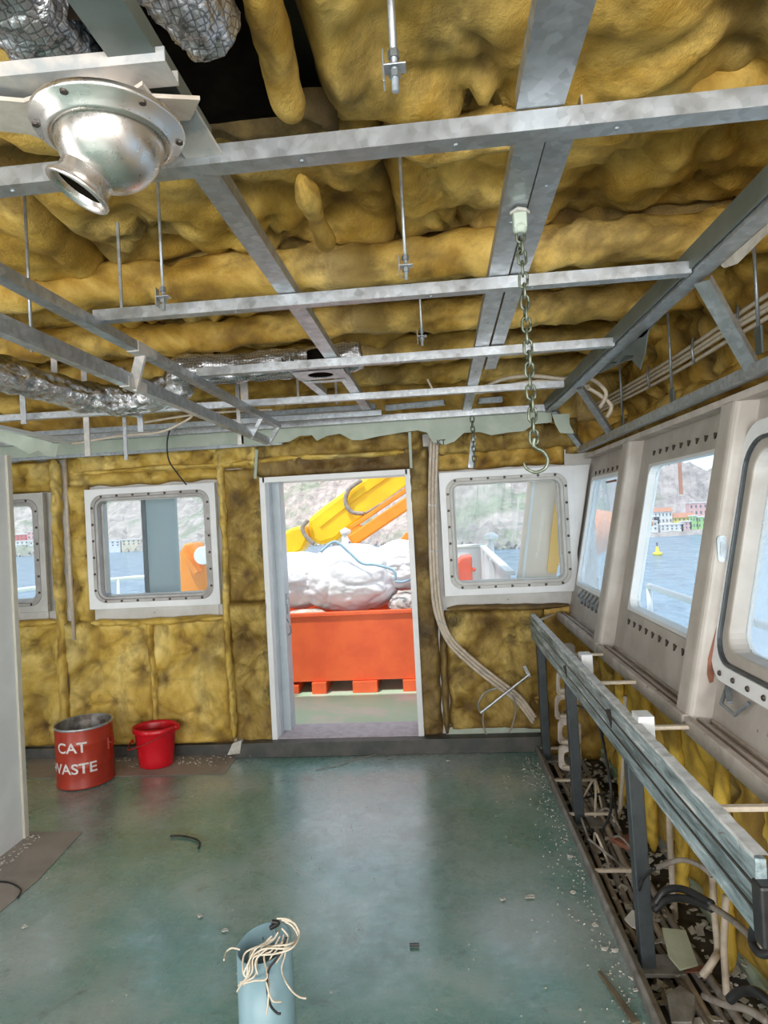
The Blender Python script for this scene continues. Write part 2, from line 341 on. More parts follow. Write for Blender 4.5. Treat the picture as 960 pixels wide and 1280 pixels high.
# ---------------------------------------------------------------- glass wool
def crease_h(p, cell, warp=.25):
    """puffy quilted height 0..1 with sharp creases"""
    q = V(p)/cell; q = q+warp*noise.noise_vector(q*1.3)*1.6
    d, _ = noise.voronoi(q)
    e = d[1]-d[0]
    return 1-math.exp(-3.2*e)
def ridge(p, oct_=3):
    v = 0; am = .6; q = V(p)
    for _ in range(oct_):
        n_ = 1-abs(noise.noise(q))*2.2; v += am*max(0, n_)**2.5; q = q*2.03+V((3.1, 1.7, 5.3)); am *= .5
    return v
def wool_sheet(name, origin, du, dv, nrm, w, h, depth, m, cell=.32, step=.022, edge=.05, seed=0, ragged=0, label=None, grp=None, cat='insulation', pins=None):
    """tufted, wrinkled sheet w x h spanning du, dv from origin, bulging along nrm; pinned dimples with radiating folds"""
    o, du, dv, nrm = V(origin), V(du), V(dv), V(nrm)
    nx = max(4, int(w/step)); ny = max(4, int(h/step)); mb = MB(); cr = []; sv = V((seed*7.3, seed*3.1, seed*5.7))
    rs = random.Random(int(seed*1000)+3); sp = cell*1.15; pins = list(pins or [])
    for i in range(int(w/sp)+1):
        for j in range(int(h/sp)+1):
            q = ((i+.5)*sp+rs.uniform(-.3, .3)*sp, (j+.5)*sp+rs.uniform(-.3, .3)*sp)
            if all(math.dist(q, z_) > sp*.6 for z_ in pins): pins.append(q)
    ph = [rs.uniform(0, 6.28) for _ in pins]
    for j in range(ny+1):
        for i in range(nx+1):
            a, b = w*i/nx, h*j/ny
            p = o+du*a+dv*b
            wv = noise.noise_vector(p*3+sv)*.05
            aw, bw_ = a+wv.x, b+wv.y
            e = min(a, w-a, b, h-b)/edge; e = math.sqrt(max(0, min(1, e))) if e < 1 else 1
            hg = .5+.30*noise.noise(p*2.2+sv)+.12*noise.noise(p*6+sv); dim = 0
            for (pa, pb), f0 in zip(pins, ph):
                dx, dy = aw-pa, bw_-pb; dd = math.hypot(dx, dy)
                if dd < sp*1.1:
                    k = math.exp(-dd/(sp*.30)); hg -= .42*math.exp(-dd/(sp*.22)); dim = max(dim, math.exp(-(dd/(sp*.09))**2))
                    th = math.atan2(dy, dx); hg += .20*k*math.sin(5*th+f0+3*noise.noise(p*4+sv))*min(1, dd/.03)
            rd = ridge(V((p.x*2.1, p.y*2.1, p.z*2.1))/max(cell, .2)*.3+sv)
            hg -= .42*rd; rd2 = ridge(p*4.5+sv*2, 2); hg -= .16*rd2
            hgt = depth*max(.02, hg+.15)*e*1.35
            jit = ragged*noise.noise(p*9+sv) if ragged and e < 1 else 0
            q = p+nrm*(hgt)
            if i in (0, nx): q += du*(jit)
            if j in (0, ny): q += dv*(jit)
            mb.v.append(q)
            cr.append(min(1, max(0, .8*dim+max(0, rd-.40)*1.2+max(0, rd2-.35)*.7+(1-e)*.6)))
    for j in range(ny):
        for i in range(nx):
            a = j*(nx+1)+i; mb.f.append((a, a+1, a+nx+2, a+nx+1))
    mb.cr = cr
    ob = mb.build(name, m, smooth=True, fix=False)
    if label: tag(ob, label, cat, grp)
    return ob
def wool_roll(name, p, q, ra, rb, m, seed=0, label=None, step=.022, sag=0, full=True, cat='insulation', grp=None, mbonly=False):
    """lumpy wrapped member from p to q; ra horizontal radius, rb vertical"""
    p, q = V(p), V(q); L = (q-p).length; n = max(4, int(L/step)); d = (q-p)/L
    u = V((0, 0, 1)) if abs(d.z) < .9 else V((0, -1, 0)); sd = d.cross(u).normalized(); u = sd.cross(d)
    seg = 22; mb = MB(); cr = []; sv = V((seed*5.1, seed*2.7, seed*9.2))
    for i in range(n+1):
        t = i/n; c = p+(q-p)*t; c = c+noise.noise_vector(c*1.7+sv)*.018-V((0, 0, sag*math.sin(PI*t)))
        endf = min(1, (.35+min(i, n-i)*.25))
        for k in range(seg):
            a = 2*PI*k/seg; dr = sd*math.cos(a)*ra+u*math.sin(a)*rb
            pp = c+dr; ch = crease_h(V((pp.x*.55, pp.y, pp.z))+sv if abs(d.x) > .5 else pp+sv, .22, .4)
            fb = noise.fractal(pp*8+sv, .8, 2.1, 3)
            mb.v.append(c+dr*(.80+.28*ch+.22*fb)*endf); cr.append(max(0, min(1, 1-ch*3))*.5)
    for i in range(n):
        for k in range(seg):
            mb.f.append((i*seg+k, i*seg+(k+1) % seg, (i+1)*seg+(k+1) % seg, (i+1)*seg+k))
    mb.f += [tuple(range(seg))[::-1], tuple(range(n*seg, (n+1)*seg))]
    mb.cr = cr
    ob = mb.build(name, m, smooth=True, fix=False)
    if label: tag(ob, label, cat, grp)
    return ob

YB = 4.376          # room face of the forward bulkhead lining
YP = YB+.03         # face of the steel plate behind the wool
# ================================================================ SETTING
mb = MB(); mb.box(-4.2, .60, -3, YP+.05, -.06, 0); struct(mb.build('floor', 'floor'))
mb = MB(); mb.box(.60, 1.12, -3, YP+.05, -.16, -.10); struct(mb.build('floor_gutter', mat('dirty_gutter', (.05, .04, .035), (.12, .10, .08), .8, 0, 9, bs=.3)))
# bare screed where panels were removed
mb = MB()
A = [at(35, 945, Z, .002), at(300, 942, Z, .002), at(280, 968, Z, .002), at(36, 973, Z, .002)]
A[0].y = A[1].y = YB+.02
mb.poly(A, (0, 0, .0015))
B = [at(35, 1040, Z, .002), at(103, 1040, Z, .002), at(48, 1100, Z, .002), at(0, 1140, Z, .002), V((-2.2, 2.0, .002)), V((-2.2, 3.0, .002))]
mb.poly([B[0], B[1], B[2], B[3], at(-60, 1180, Z, .002), at(-60, 1060, Z, .002)], (0, 0, .0015))
o = mb.build('floor_screed', 'screed'); struct(o)
# steel ceiling plating
mb = MB(); mb.box(-4.2, 1.6, -3, YP+.4, 2.72, 2.78); struct(mb.build('ceiling', mat('dark_deckhead_steel', (.10, .085, .06), (.05, .04, .03), .8, 0, 3)))
# forward bulkhead with openings
def panel_grid(mb, us, vs_, holes, fn, t0, t1):
    us = sorted(set(us)); vs_ = sorted(set(vs_))
    for i in range(len(us)-1):
        for j in range(len(vs_)-1):
            cu, cv = (us[i]+us[i+1])/2, (vs_[j]+vs_[j+1])/2
            if any(a < cu < b and c < cv < d for a, b, c, d in holes): continue
            P = [fn(u, v, t) for t in (t0, t1) for u in (us[i], us[i+1]) for v in (vs_[j], vs_[j+1])]
            mb.add(P, [(0, 1, 3, 2), (4, 6, 7, 5), (0, 4, 5, 1), (2, 3, 7, 6), (0, 2, 6, 4), (1, 5, 7, 3)])
WIN = {1: (-3.74, -2.80, 1.05, 1.90), 2: (-2.49, -1.54, 1.05, 1.90), 3: (.02, .91, 1.04, 1.875)}   # plates
DOOR = (-1.20, -.19, .10, 1.895)
inset = .10
holes = [DOOR]+[(a+inset, b-inset, c+inset-.01, d-inset+.01) for a, b, c, d in WIN.values()]
us = [-4.2, 1.05]+[h[k] for h in holes for k in (0, 1)]; vv = [-.16, 2.75]+[h[k] for h in holes for k in (2, 3)]
mb = MB(); panel_grid(mb, us, vv, holes, lambda u, v, t: V((u, t, v)), YP, YP+.06); mb.box(1.05, 1.6, YP, YP+.06, 1.94, 2.75); struct(mb.build('wall_back', 'steel_plate', fix=False))
# side (starboard) bulkhead: lower vertical, middle leaning outward with windows, upper part
def XW(z): return .845+.2*(z-.9)
WS = {4: (3.56, 4.27, 1.09, 1.785), 5: (2.38, 3.17, 1.095, 1.785), 6: (1.30, 2.125, 1.09, 1.785), 7: (.15, 1.0, 1.09, 1.785)}
mb = MB(); wh = [w for w in WS.values()]
panel_grid(mb, [-3, YP]+[h[k] for h in wh for k in (0, 1)], [.84, 1.95]+[h[k] for h in wh for k in (2, 3)], wh, lambda u, v, t: V((XW(v)+t, u, v)), 0, .05)
struct(mb.build('wall_right', 'cream_paint', fix=False))
mb = MB(); mb.box(1.10, 1.14, -3, YP, -.16, .84); struct(mb.build('wall_right_lower', 'cream_paint', fix=False))
mb = MB(); mb.box(.86, 1.14, -3, YP, .842, .868); struct(mb.build('trim_3', 'cream_paint', fix=False))
mb = MB(); mb.box(1.50, 1.55, -3, YP, 1.9, 2.72); struct(mb.build('wall_right_upper', 'cream_paint', fix=False))
mb = MB(); mb.add([(XW(1.94), -3, 1.94), (XW(1.94), YP, 1.94), (1.52, YP, 1.97), (1.52, -3, 1.97)], [(0, 1, 2, 3)])
struct(mb.build('trim_4', 'cream_paint', fix=False))
# aft bulkhead with a wide window opening, port side wall
mb = MB(); panel_grid(mb, [-4.2, 1.6, -3.8, 1.2], [-.16, 2.75, .9, 2.1], [(-3.8, 1.2, .9, 2.1)], lambda u, v, t: V((u, t, v)), -3.06, -3); struct(mb.build('wall_rear', 'steel_plate', fix=False))
mb = MB(); panel_grid(mb, [-3, YP, -2.4, 2.2], [-.16, 2.75, .9, 2.0], [(-2.4, 2.2, .9, 2.0)], lambda u, v, t: V((t, u, v)), -4.26, -4.2); struct(mb.build('wall_far_left', 'steel_plate', fix=False))
# white partition end at the left
pe = at(37, 1045, Z, 0)
mb = MB(); mb.box(pe.x-.06, pe.x-.012, .9, pe.y-.01, 0, 2.03); mb.box(pe.x-.03, pe.x-.012, .9, pe.y-.12, 1.30, 1.304)
o = mb.build('wall_left', 'white_paint', bev=.002); struct(o)
mb = MB(); mb.box(pe.x-.068, pe.x, pe.y-.035, pe.y, 0, 2.03); struct(mb.build('trim_1', mat('cream_edge_trim', (.66, .63, .54), (.58, .55, .47), .45, 0, 6), bev=.002))
# kerbs at foot of bulkhead
mb = MB(); mb.box(-1.47, .60, YB-.09, YB+.02, 0, .10); struct(mb.build('baseboard_back', 'kerb', bev=.004))
mb = MB(); mb.box(-3.6, -1.50, YB-.03, YB+.02, 0, .075); struct(mb.build('baseboard_left', 'kerb', bev=.004))
k0, k1 = V((.575, YB-.1, 0)), V((.60, .3, 0))
mb = MB(); mb.sweep([(-.018, -.10), (.018, -.10), (.018, .035), (.006, .045), (-.018, .03)], k0, k1); struct(mb.build('baseboard_right', 'kerb_side', bev=.003))
mb = MB(); mb.poly([(-.02, YB-.001, .10), (.62, YB-.001, .10)]+[(x, YB-.001, .145+.03*noise.noise(V((x*6, 0, 0)))) for x in (.6, .5, .4, .3, .2, .1, 0)], (0, .02, 0))
struct(mb.build('trim_2', 'green_sheet'))

# door opening
mb_root = struct(thing('door_1', (-.7, YB, .1)))
x0, x1, z0, z1 = DOOR
yj = 4.66
mb = MB(); mb.box(x0-.02, x0+.018, YB-.03, YB+.05, z0, z1+.02); mb.box(x1-.018, x1+.02, YB-.03, YB+.05, z0, z1+.02); mb.box(x0, x1, YB-.03, YB+.05, z1-.018, z1+.02)
mb.build('door_frame', 'white_paint', mb_root, bev=.003)
mb = MB(); mb.box(x0-.01, x0+.022, YB+.05, yj-.12, z0, z1); mb.build('door_jamb', mat('jamb_white', (.62, .66, .70), (.56, .60, .64), .4), mb_root, bev=.002)
mb = MB(); mb.box(x0, -1.125, yj-.14, yj, z0, z1-.01); lf = mb.build('door_leaf_edge', mat('jamb_blue_grey', (.50, .57, .62), (.45, .52, .57), .4), mb_root, bev=.003)
mb = MB(); mb.box(x1-.012, x1+.02, YB+.05, yj, z0, z1); mb.box(x0, x1, YB+.05, yj, z1-.012, z1+.02); mb.build('door_jamb', 'white_paint', mb_root, bev=.002)
mb = MB(); mb.box(-1.127, -1.120, YB+.17, YB+.21, .93, 1.08); mb.box(-1.121, -1.108, YB+.18, YB+.20, 1.0, 1.05)
mb.build('lock_plate', 'galv_dark', lf, bev=.002); 
mb = MB(); mb.tube(cat_rom([(-1.123, YB+.17, .90), (-1.10, YB+.15, .86), (-1.10, YB+.18, .80), (-1.123, YB+.20, .78)], 5), .006, 6); mb.build('door_hook', 'galv_dark', lf, smooth=True)
mb = MB(); mb.box(x0, x1, YB-.02, yj, .06, .105); mb.build('threshold', 'sill_pink', mb_root, bev=.004)

# ---------------------------------------------------------------- bolted windows of the forward bulkhead
bolt0 = MB().lathe([(0, .006), (.006, .006), (.009, .002), (.009, 0)], seg=8).build('bolt', 'bolt'); bolt_mesh = bolt0.data; bpy.data.objects.remove(bolt0)
def bolts(pts, parent, rot):
    off = V(parent['_o'])
    for p in pts:
        b = bpy.data.objects.new('bolt', bolt_mesh); COL.objects.link(b); b.parent = parent; b.location = V(p)-off; b.rotation_euler = rot
def along(P, n):
    P = list(P)+[P[0]]; L = [0]
    for i in range(len(P)-1): L.append(L[-1]+math.dist(P[i], P[i+1]))
    out = []
    for k in range(n):
        t = L[-1]*k/n; i = max(j for j in range(len(L)) if L[j] <= t); s = (t-L[i])/(L[i+1]-L[i])
        out.append((P[i][0]+(P[i+1][0]-P[i][0])*s, P[i][1]+(P[i+1][1]-P[i][1])*s))
    return out
for n, (a, b, c, d) in WIN.items():
    cx, cz, w, h = (a+b)/2, (c+d)/2, b-a, d-c
    root = struct(thing('window_%d' % n, (cx, YB, c)))
    fn = lambda u, v, t: V((cx+u, t, cz+v))
    O = rrect(w, h, .004); Rr = rrect(w-.085, h-.085, .085); Ri = rrect(w-.175, h-.17, .055)
    mb = MB(); ring(mb, O, Rr, fn, YB-.03, YB+.0)
    if n == 3: mb.add([(b-.001, YB-.029, c), (b-.001, YB-.029, d), (1.02, YB-.029, d), (.86, YB-.029, c)], [(0, 1, 2, 3)])
    mb.box(a, b, YB-.01, YP, c-.004, c+.002); mb.build('plate', 'white_paint' if n > 1 else 'steel_plate', root, bev=.002)
    Rm = rrect(w-.135, h-.13, .07)
    mb = MB(); ring(mb, Rr, Rm, fn, YB-.035, YB+.02); f1 = mb.build('window_frame', 'window_ring' if n < 3 else 'steel_plate', root, smooth=False, bev=.003)
    mb = MB(); ring(mb, Rm, Ri, fn, YB-.028, YP+.05); mb.build('inner_frame', 'window_ring' if n < 3 else 'steel_plate', root, bev=.003)
    bolts([fn(u, v, YB-.036) for u, v in along(rrect(w-.108, h-.106, .08), 26)], f1, (PI/2, 0, 0))
    mb = MB(); mb.poly([fn(u, v, YB+.035) for u, v in Ri], (0, .004, 0)); mb.build('pane', 'glass' if n != 2 else 'glass', root)
    # painted strip of plating left bare below the plate
    mb = MB(); mb.box(a+.01, b-.03, YP-.012, YP-.002, c-.09, c); mb.build('bare_strip', 'steel_plate', root)

# ---------------------------------------------------------------- leaning side windows
def sw(Yc, zc):   # local frame on the leaning wall: u along -Y.. , v up along the wall
    def fn(u, v, t):
        z = zc+v; return V((XW(z)+t, Yc+u, z))
    return fn
tri = MB(); 
for n, (a, b, c, d) in WS.items():
    if n == 7: continue
    Yc, zc, w, h = (a+b)/2, (c+d)/2, b-a, d-c; fn = sw(Yc, zc)
    root = struct(thing('window_%d' % n, (XW(c), Yc, c)))
    O = rrect(w+.01, h+.01, .002)
    if n == 4:
        mb = MB(); ring(mb, rrect(w, h, .03), rrect(w-.05, h-.05, .045), fn, -.012, .03); mb.build('window_frame', 'white_paint', root, bev=.003)
        mb = MB(); mb.poly([fn(u, v, .008) for u, v in rrect(w-.05, h-.05, .045)], (.004, 0, 0)); mb.build('pane', 'glass_hazy', root)
        mb = MB(); mb.bar(fn(-.22, h/2-.05, -.005), fn(-.02, h/2-.05, -.005), .008, .012); mb.build('wiper_arm', mat('dark_red_strip', (.20, .02, .02), (.12, .02, .02), .4), root)
    if n == 5:
        mb = MB(); ring(mb, O, rrect(w-.03, h-.03, .05), fn, .0, .05); mb.build('window_frame', 'white_rail', root, bev=.003)
        mb = MB(); mb.poly([fn(u, v, .035) for u, v in rrect(w-.03, h-.03, .05)], (.004, 0, 0)); mb.build('pane', 'glass', root)
    if n == 6:
        mb = MB(); ring(mb, rrect(w+.07, h+.11, .10), rrect(w+.01, h+.01, .09), fn, -.03, .0); f1 = mb.build('window_frame', 'white_paint', root, bev=.004)
        mb = MB(); ring(mb, rrect(w+.004, h+.004, .088), rrect(w-.012, h-.012, .085), fn, -.0315, -.01); mb.build('rubber_gasket', 'dark_steel', root, bev=.002)
        mb = MB(); ring(mb, rrect(w-.005, h-.005, .085), rrect(w-.10, h-.08, .07), fn, -.02, .05); mb.build('inner_frame', 'cream_paint', root, bev=.008)
        mb = MB(); mb.poly([fn(u, v, .03) for u, v in rrect(w-.10, h-.08, .07)], (.004, 0, 0)); mb.build('pane', 'glass_dirty', root)
        bolts([fn(u, v, -.031) for u, v in [(-w/2+.05+k*.09, -h/2-.03) for k in range(9)]], f1, (0, -PI/2, 0))
        # broken clamp fittings below the frame
        for u in (.28, .0):
            mb = MB(); q = [fn(u+.04, -h/2-.06, -.02), fn(u, -h/2-.10, -.05), fn(u-.05, -h/2-.12, -.03), fn(u-.10, -h/2-.07, -.02)]
            mb.tube(q, .007, 6); mb.bar(fn(u+.05, -h/2-.05, -.015), fn(u-.03, -h/2-.09, -.04), .018, .008); mb.build('clamp', 'galv_dark', root, bev=.001)
    # triangular clip teeth
    rows = {4: (('top', 7, .025),), 5: (('top', 9, .05), ('bot', 9, -.05)), 6: ()}[n]
    for side, cnt, dz in rows:
        for k in range(cnt):
            u = -w/2+.06+(w-.12)*k/(cnt-1); v = (h/2+dz if side == 'top' else -h/2+dz); s = .014
            mb = MB(); mb.poly([fn(u-s, v+s*.5, -.006), fn(u+s, v+s*.8, -.006), fn(u+s*.1, v-s, -.006)], (.007, 0, 0)); mb.build('clip', 'bolt', root)
    if n == 4:
        for k in range(6):
            u = -w/2+.05+k*.09; mb = MB(); mb.tube([fn(u, -h/2-.01, -.01), fn(u+.02, -h/2-.05, -.03), fn(u-.03, -h/2-.06, -.02), fn(u-.02, -h/2-.09, -.01)], .007, 6); mb.build('clip', 'galv_dark', root, smooth=True)

# columns between the windows
for i, (yc, hw) in enumerate(((3.36, .062), (2.205, .062))):
    mb = MB(); 
    pr = [(XW(.9)-.075, -hw), (XW(.9)-.085, -hw*.75), (XW(.9)-.088, hw*.6), (XW(.9)-.07, hw), (XW(.9)+.01, hw), (XW(.9)+.01, -hw)]
    lo = [V((px, yc+py, .86)) for px, py in pr]; hi = [V((px+.2*1.06, yc+py, 1.92)) for px, py in pr]
    n = len(pr); mb.add(lo+hi, [tuple(range(n))[::-1], tuple(range(n, 2*n))]+[(k, (k+1) % n, n+(k+1) % n, n+k) for k in range(n)])
    o = mb.build('window_column', 'cream_paint', bev=.012)
    tag(o, ['cream leaning column between the milky far side window and the open-framed one', 'cream leaning column with a brown rust patch beside the nearest side window'][i], 'column')
    if i == 1:
        mb = MB(); z = [1.01, 1.04, 1.09, 1.14, 1.19, 1.24]; ww = [.008, .020, .024, .018, .012, .003]
        L = [V((XW(a)-.030-w_, yc-hw-.0015, a)) for a, w_ in zip(z, ww)]; R_ = [V((XW(a)-.030+.004, yc-hw-.0015, a+.004)) for a, w_ in zip(z, ww)]
        mb.poly([p+V((.012, 0, 0)) for p in L]+[p+V((.012, 0, 0)) for p in R_[::-1]], (0, -.001, 0)); p = mb.build('rust_patch', 'rust', o); p['label'] = 'brown rust patch'
        mb = MB(); mb.poly([V((XW(1.44)-.05+a, yc-hw-.0005, 1.44+b)) for a, b in rrect(.03, .085, .012)], (0, -.004, 0)); mb.poly([V((XW(1.44)-.05+a, yc-hw-.0035, 1.44+b)) for a, b in rrect(.012, .045, .005)], (0, -.003, 0)); mb.build('latch_plate', 'galv_dark', o)

# side window sill ledges
sl = [at(715, 768, Z, .9), at(960, 985, Z, .9)]
def sill(y0, y1, lab):
    mb = MB()
    mb.sweep([(-.012, -.045), (.012, -.045), (.012, .008), (-.012, .008)], (.765, y0, .9), (.765, y1, .9))
    mb.box(.775, .90, y0, y1, .872, .884); 
    mb.sweep([(-.006, -.01), (.006, -.01), (.006, .018), (-.006, .018)], (.80, y0, .885), (.80, y1, .885))
    mb.box(.835, .868, y0, y1, .884, .898)
    tag(mb.build('window_sill', 'sill_paint', bev=.003), lab, 'sill')
sill(3.30, YB-.03, 'flaking pinkish sill ledge under the farthest milky side window')
sill(2.15, 3.28, 'flaking pinkish sill ledge under the side window with the buoy view')
sill(-.5, 2.13, 'flaking pinkish sill ledge under the nearest side window, sunglasses lying on it')

# ================================================================ GLASS WOOL
def bw(x0, x1, z0, z1, lab, m='wool_wall', depth=.10, seed=None, pins=None, cell=.3, name='insulation_batt', yb=YB):
    return wool_sheet(name, (x0-.02, yb+.028, z0-.01), (1, 0, 0), (0, 0, 1), (0, -1, 0), x1-x0+.04, z1-z0+.02, depth, M[m], cell, .016, .03, seed if seed is not None else x0*3+z0, .012, lab, pins=pins)
bw(-3.7, -2.74, .08, .96, 'yellow wool batt below the far left window, left of the red waste can', pins=[(.5, .6)])
bw(-2.68, -2.08, .08, .96, 'yellow wool batt on the bulkhead directly behind the red waste can', pins=[(.25, .62), (.35, .3)])
bw(-2.04, -1.53, .08, .96, 'yellow wool batt on the bulkhead directly behind the red plastic bucket', pins=[(.3, .65), (.3, .25)])
bw(-1.47, -1.22, .08, 1.05, 'stained yellow wool batt left of the doorway, lower half', 'wool_stain', pins=[(.12, .5)])
bw(-1.47, -1.22, 1.06, 1.98, 'stained yellow wool batt left of the doorway, upper half', 'wool_stain', pins=[(.12, .5)])
bw(-3.7, -2.76, 1.91, 2.12, 'yellow wool strip above the far left window', cell=.2)
bw(-2.62, -1.50, 1.93, 2.02, 'narrow yellow wool strip above the left window, lower of two', cell=.2)
bw(-2.62, -1.24, 2.0, 2.16, 'yellow wool strip above the left window, upper of two', cell=.2)
bw(-1.24, -.17, 1.92, 2.06, 'sooty wool strip just above the door frame', 'wool_dark', cell=.2)
bw(-1.22, -.10, 2.04, 2.22, 'yellow wool strip higher above the door frame', 'wool_stain', cell=.2)
bw(-2.62, -2.50, .96, 1.95, 'tall wool strip along the left side of the left window', cell=.15)
bw(.02, .85, 1.90, 2.02, 'brown stained wool strip just above the forward right window', 'wool', cell=.2)
bw(.02, .95, 2.0, 2.2, 'yellow wool strip higher above the forward right window', 'wool_stain', cell=.25)
bw(-.17, -.06, .10, 2.06, 'blackened tall wool strip along the right side of the doorway', 'wool_dark', cell=.2)
bw(.03, .66, .13, .93, 'yellow wool batt below the forward right window', 'wool_stain', pins=[(.3, .35), (.45, .6)])
bw(.60, 1.02, -.10, .93, 'dark wool in the corner behind the far end of the console rail', 'wool', .03)
bw(-4.1, -1.0, 2.14, 2.62, 'dark wool at the top of the forward bulkhead, left part', 'wool', .07, yb=YB-.02)
bw(.90, 1.5, 1.97, 2.2, 'dark wool scrap in the corner above the forward right window', 'wool')
bw(-1.0, 1.4, 2.16, 2.62, 'dark wool at the top of the forward bulkhead, right part', 'wool', .07, yb=YB-.02)
# wrapped stiffeners on the bulkhead
def stiff(x, z0, z1, r, lab, m='wool_wall'):
    wool_roll('insulated_stiffener', (x, YB+.005, z0), (x, YB+.005, z1), r, .05, M[m], x*7+z0, lab)
stiff(-2.72, .10, 2.14, .04, 'wool wrapped vertical stiffener right of the far left window', 'wool_wall')
stiff(-2.06, .10, .95, .022, 'thin wool wrapped stiffener rising between the waste can and bucket')
stiff(-1.50, .10, 2.12, .026, 'wool wrapped vertical stiffener right of the left window')
stiff(-.015, .12, .95, .025, 'dark wool wrapped stiffener beside the cable bundle', 'wool_dark')
def hroll(x0, x1, z, r, lab, m='wool_wall'):
    wool_roll('insulated_stiffener', (x0, YB+.005, z), (x1, YB+.005, z), .045, r, M[m], x0*5+z, lab)
hroll(-3.7, -2.76, .965, .028, 'horizontal wool roll under the far left window')
hroll(-2.5, -1.53, .955, .028, 'grey topped horizontal wool roll under the left window')
hroll(.03, .84, .945, .022, 'dusty horizontal wool roll under the forward right window', 'wool_dark')
hroll(-2.6, -.2, 2.03, .022, 'long horizontal wool roll above door and left window')

# starboard wool: lower side between floor and sill, many vertical strips
yy = [.55, 1.0, 1.42, 1.80, 2.18, 2.55, 2.95, 3.4, 3.85, 4.33]
side_lab = ['nearest', 'second nearest', 'third nearest', 'fourth nearest', 'fifth nearest', 'sixth nearest', 'seventh nearest', 'eighth nearest', 'ninth nearest']
for i in range(len(yy)-1):
    wool_sheet('insulation_batt', (1.04, yy[i]+.01, -.05), (0, 1, 0), (0, 0, 1), (-1, 0, 0), yy[i+1]-yy[i]-.02, .90, .10, M['wool_bright' if i % 2 else 'wool_wall'], .3, .02, .05, i*1.7, .01,
               'yellow wool batt under the side sill, %s to the camera' % side_lab[i], cat='insulation')
for i, y_ in enumerate((1.21, 1.62, 1.98, 2.36, 2.76, 3.15, 3.62)):
    wool_roll('insulated_stiffener', (.93, y_, -.06), (.95, y_, .80), .028, .035, M['wool_bright'], i*3.3, 'upright wool wrapped rib behind the console rail, %s from the camera' % ['first', 'second', 'third', 'fourth', 'fifth', 'sixth', 'seventh'][i])
# upper side wool above the windows
for i, (a, b) in enumerate(((.3, 1.35), (1.37, 2.2), (2.22, 3.05), (3.07, 3.75), (3.77, 4.35))):
    wool_sheet('insulation_batt', (1.36, a, 1.97), (0, 1, 0), (-.18, 0, 1), (-1, 0, 0), b-a, .72, .16, M['wool'], .3, .022, .05, i*2.9, .01,
               'brownish wool batt above the side windows behind the cables, %s from the camera' % ['first', 'second', 'third', 'fourth', 'fifth'][i])
wool_roll('insulated_beam', (1.13, .3, 2.02), (1.13, 4.3, 2.02), .07, .07, M['wool'], 77, 'long yellow wool roll lying above the side windows')

# ceiling: wrapped transverse beams and batts in the bays
beamY = [.30, 1.58, 2.27, 2.92, 3.5, 4.08]
bl = ['out of sight over the camera', 'nearest', 'second nearest', 'third nearest', 'fourth nearest', 'farthest']
for i, y_ in enumerate(beamY):
    if i == 0: continue
    r = .075 if i > 1 else .06; zc = 2.50
    if i == 1:
        wool_roll('insulated_beam', (-.05, y_+.03, zc+.04), (1.25, y_-.10, zc+.04), r, r*1.1, M['wool'], i*4, 'wool wrapped deckhead beam nearest the camera, right half'); continue
    wool_roll('insulated_beam', (-3.4, y_, zc), (1.25, y_-.03, zc), r, r*1.1, M['wool'], i*4, 'wool wrapped deckhead beam, %s to the camera' % bl[i])
wool_roll('insulated_beam', (-.235, .60, 2.52), (-.275, 1.42, 2.50), .04, .05, M['wool'], 41, 'short diagonal wool roll beside the black burnt opening')
wool_roll('insulated_beam', at(378, 222, Z, 2.47), at(412, 305, Z, 2.47), .035, .04, M['wool'], 43, 'short wool wrapped pipe under the deckhead near the hanging rods')
ys = [.30, 1.55, 2.27, 2.92, 3.5, 4.08, 4.40]
xs = [-3.4, -2.2, -1.15, -.10, .95]
rown = ['nearest row', 'second row', 'third row', 'fourth row', 'fifth row', 'last row by the bulkhead']
coln = ['far left', 'left of the truss', 'middle left', 'middle right']
for j in range(6):
    for i in range(4):
        if j == 0:
            if i == 0: continue
            a0, a1 = xs[i], xs[i+1]
            if i == 2: # leave the burnt opening uncovered
                wool_sheet('insulation_batt', (-1.15, .30, 2.60), (1, 0, 0), (0, 1, 0), (0, 0, -1), .60, 1.25, .13, M['wool'], .34, .024, .06, 11, .02, 'puffy yellow wool batt overhead left of the burnt opening')
                wool_sheet('insulation_batt', (-.58, 1.46, 2.60), (1, 0, 0), (0, 1, 0), (0, 0, -1), .40, .14, .09, M['wool_dark'], .2, .018, .04, 12, .02, 'scorched wool patch overhead just beyond the burnt opening')
                continue
            if i == 3: a0 = -.22; a1 = 1.25
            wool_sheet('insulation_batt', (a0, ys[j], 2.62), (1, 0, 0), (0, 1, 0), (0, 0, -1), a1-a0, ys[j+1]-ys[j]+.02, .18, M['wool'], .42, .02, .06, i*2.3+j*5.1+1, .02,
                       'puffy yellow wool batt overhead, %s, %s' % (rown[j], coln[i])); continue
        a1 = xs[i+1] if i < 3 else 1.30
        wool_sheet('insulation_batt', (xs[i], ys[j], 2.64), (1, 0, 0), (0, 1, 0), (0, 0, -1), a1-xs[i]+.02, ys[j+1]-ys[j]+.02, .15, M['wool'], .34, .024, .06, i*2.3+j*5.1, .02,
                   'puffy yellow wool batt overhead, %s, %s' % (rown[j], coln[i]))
# burnt opening
mb = MB(); mb.box(-.56, -.285, .90, 1.50, 2.555, 2.70); mb.f = [f for k, f in enumerate(mb.f)]
tag(mb.build('vent_opening', 'soot', bev=.02), 'sooty black opening overhead beside the silver netted duct end', 'opening')

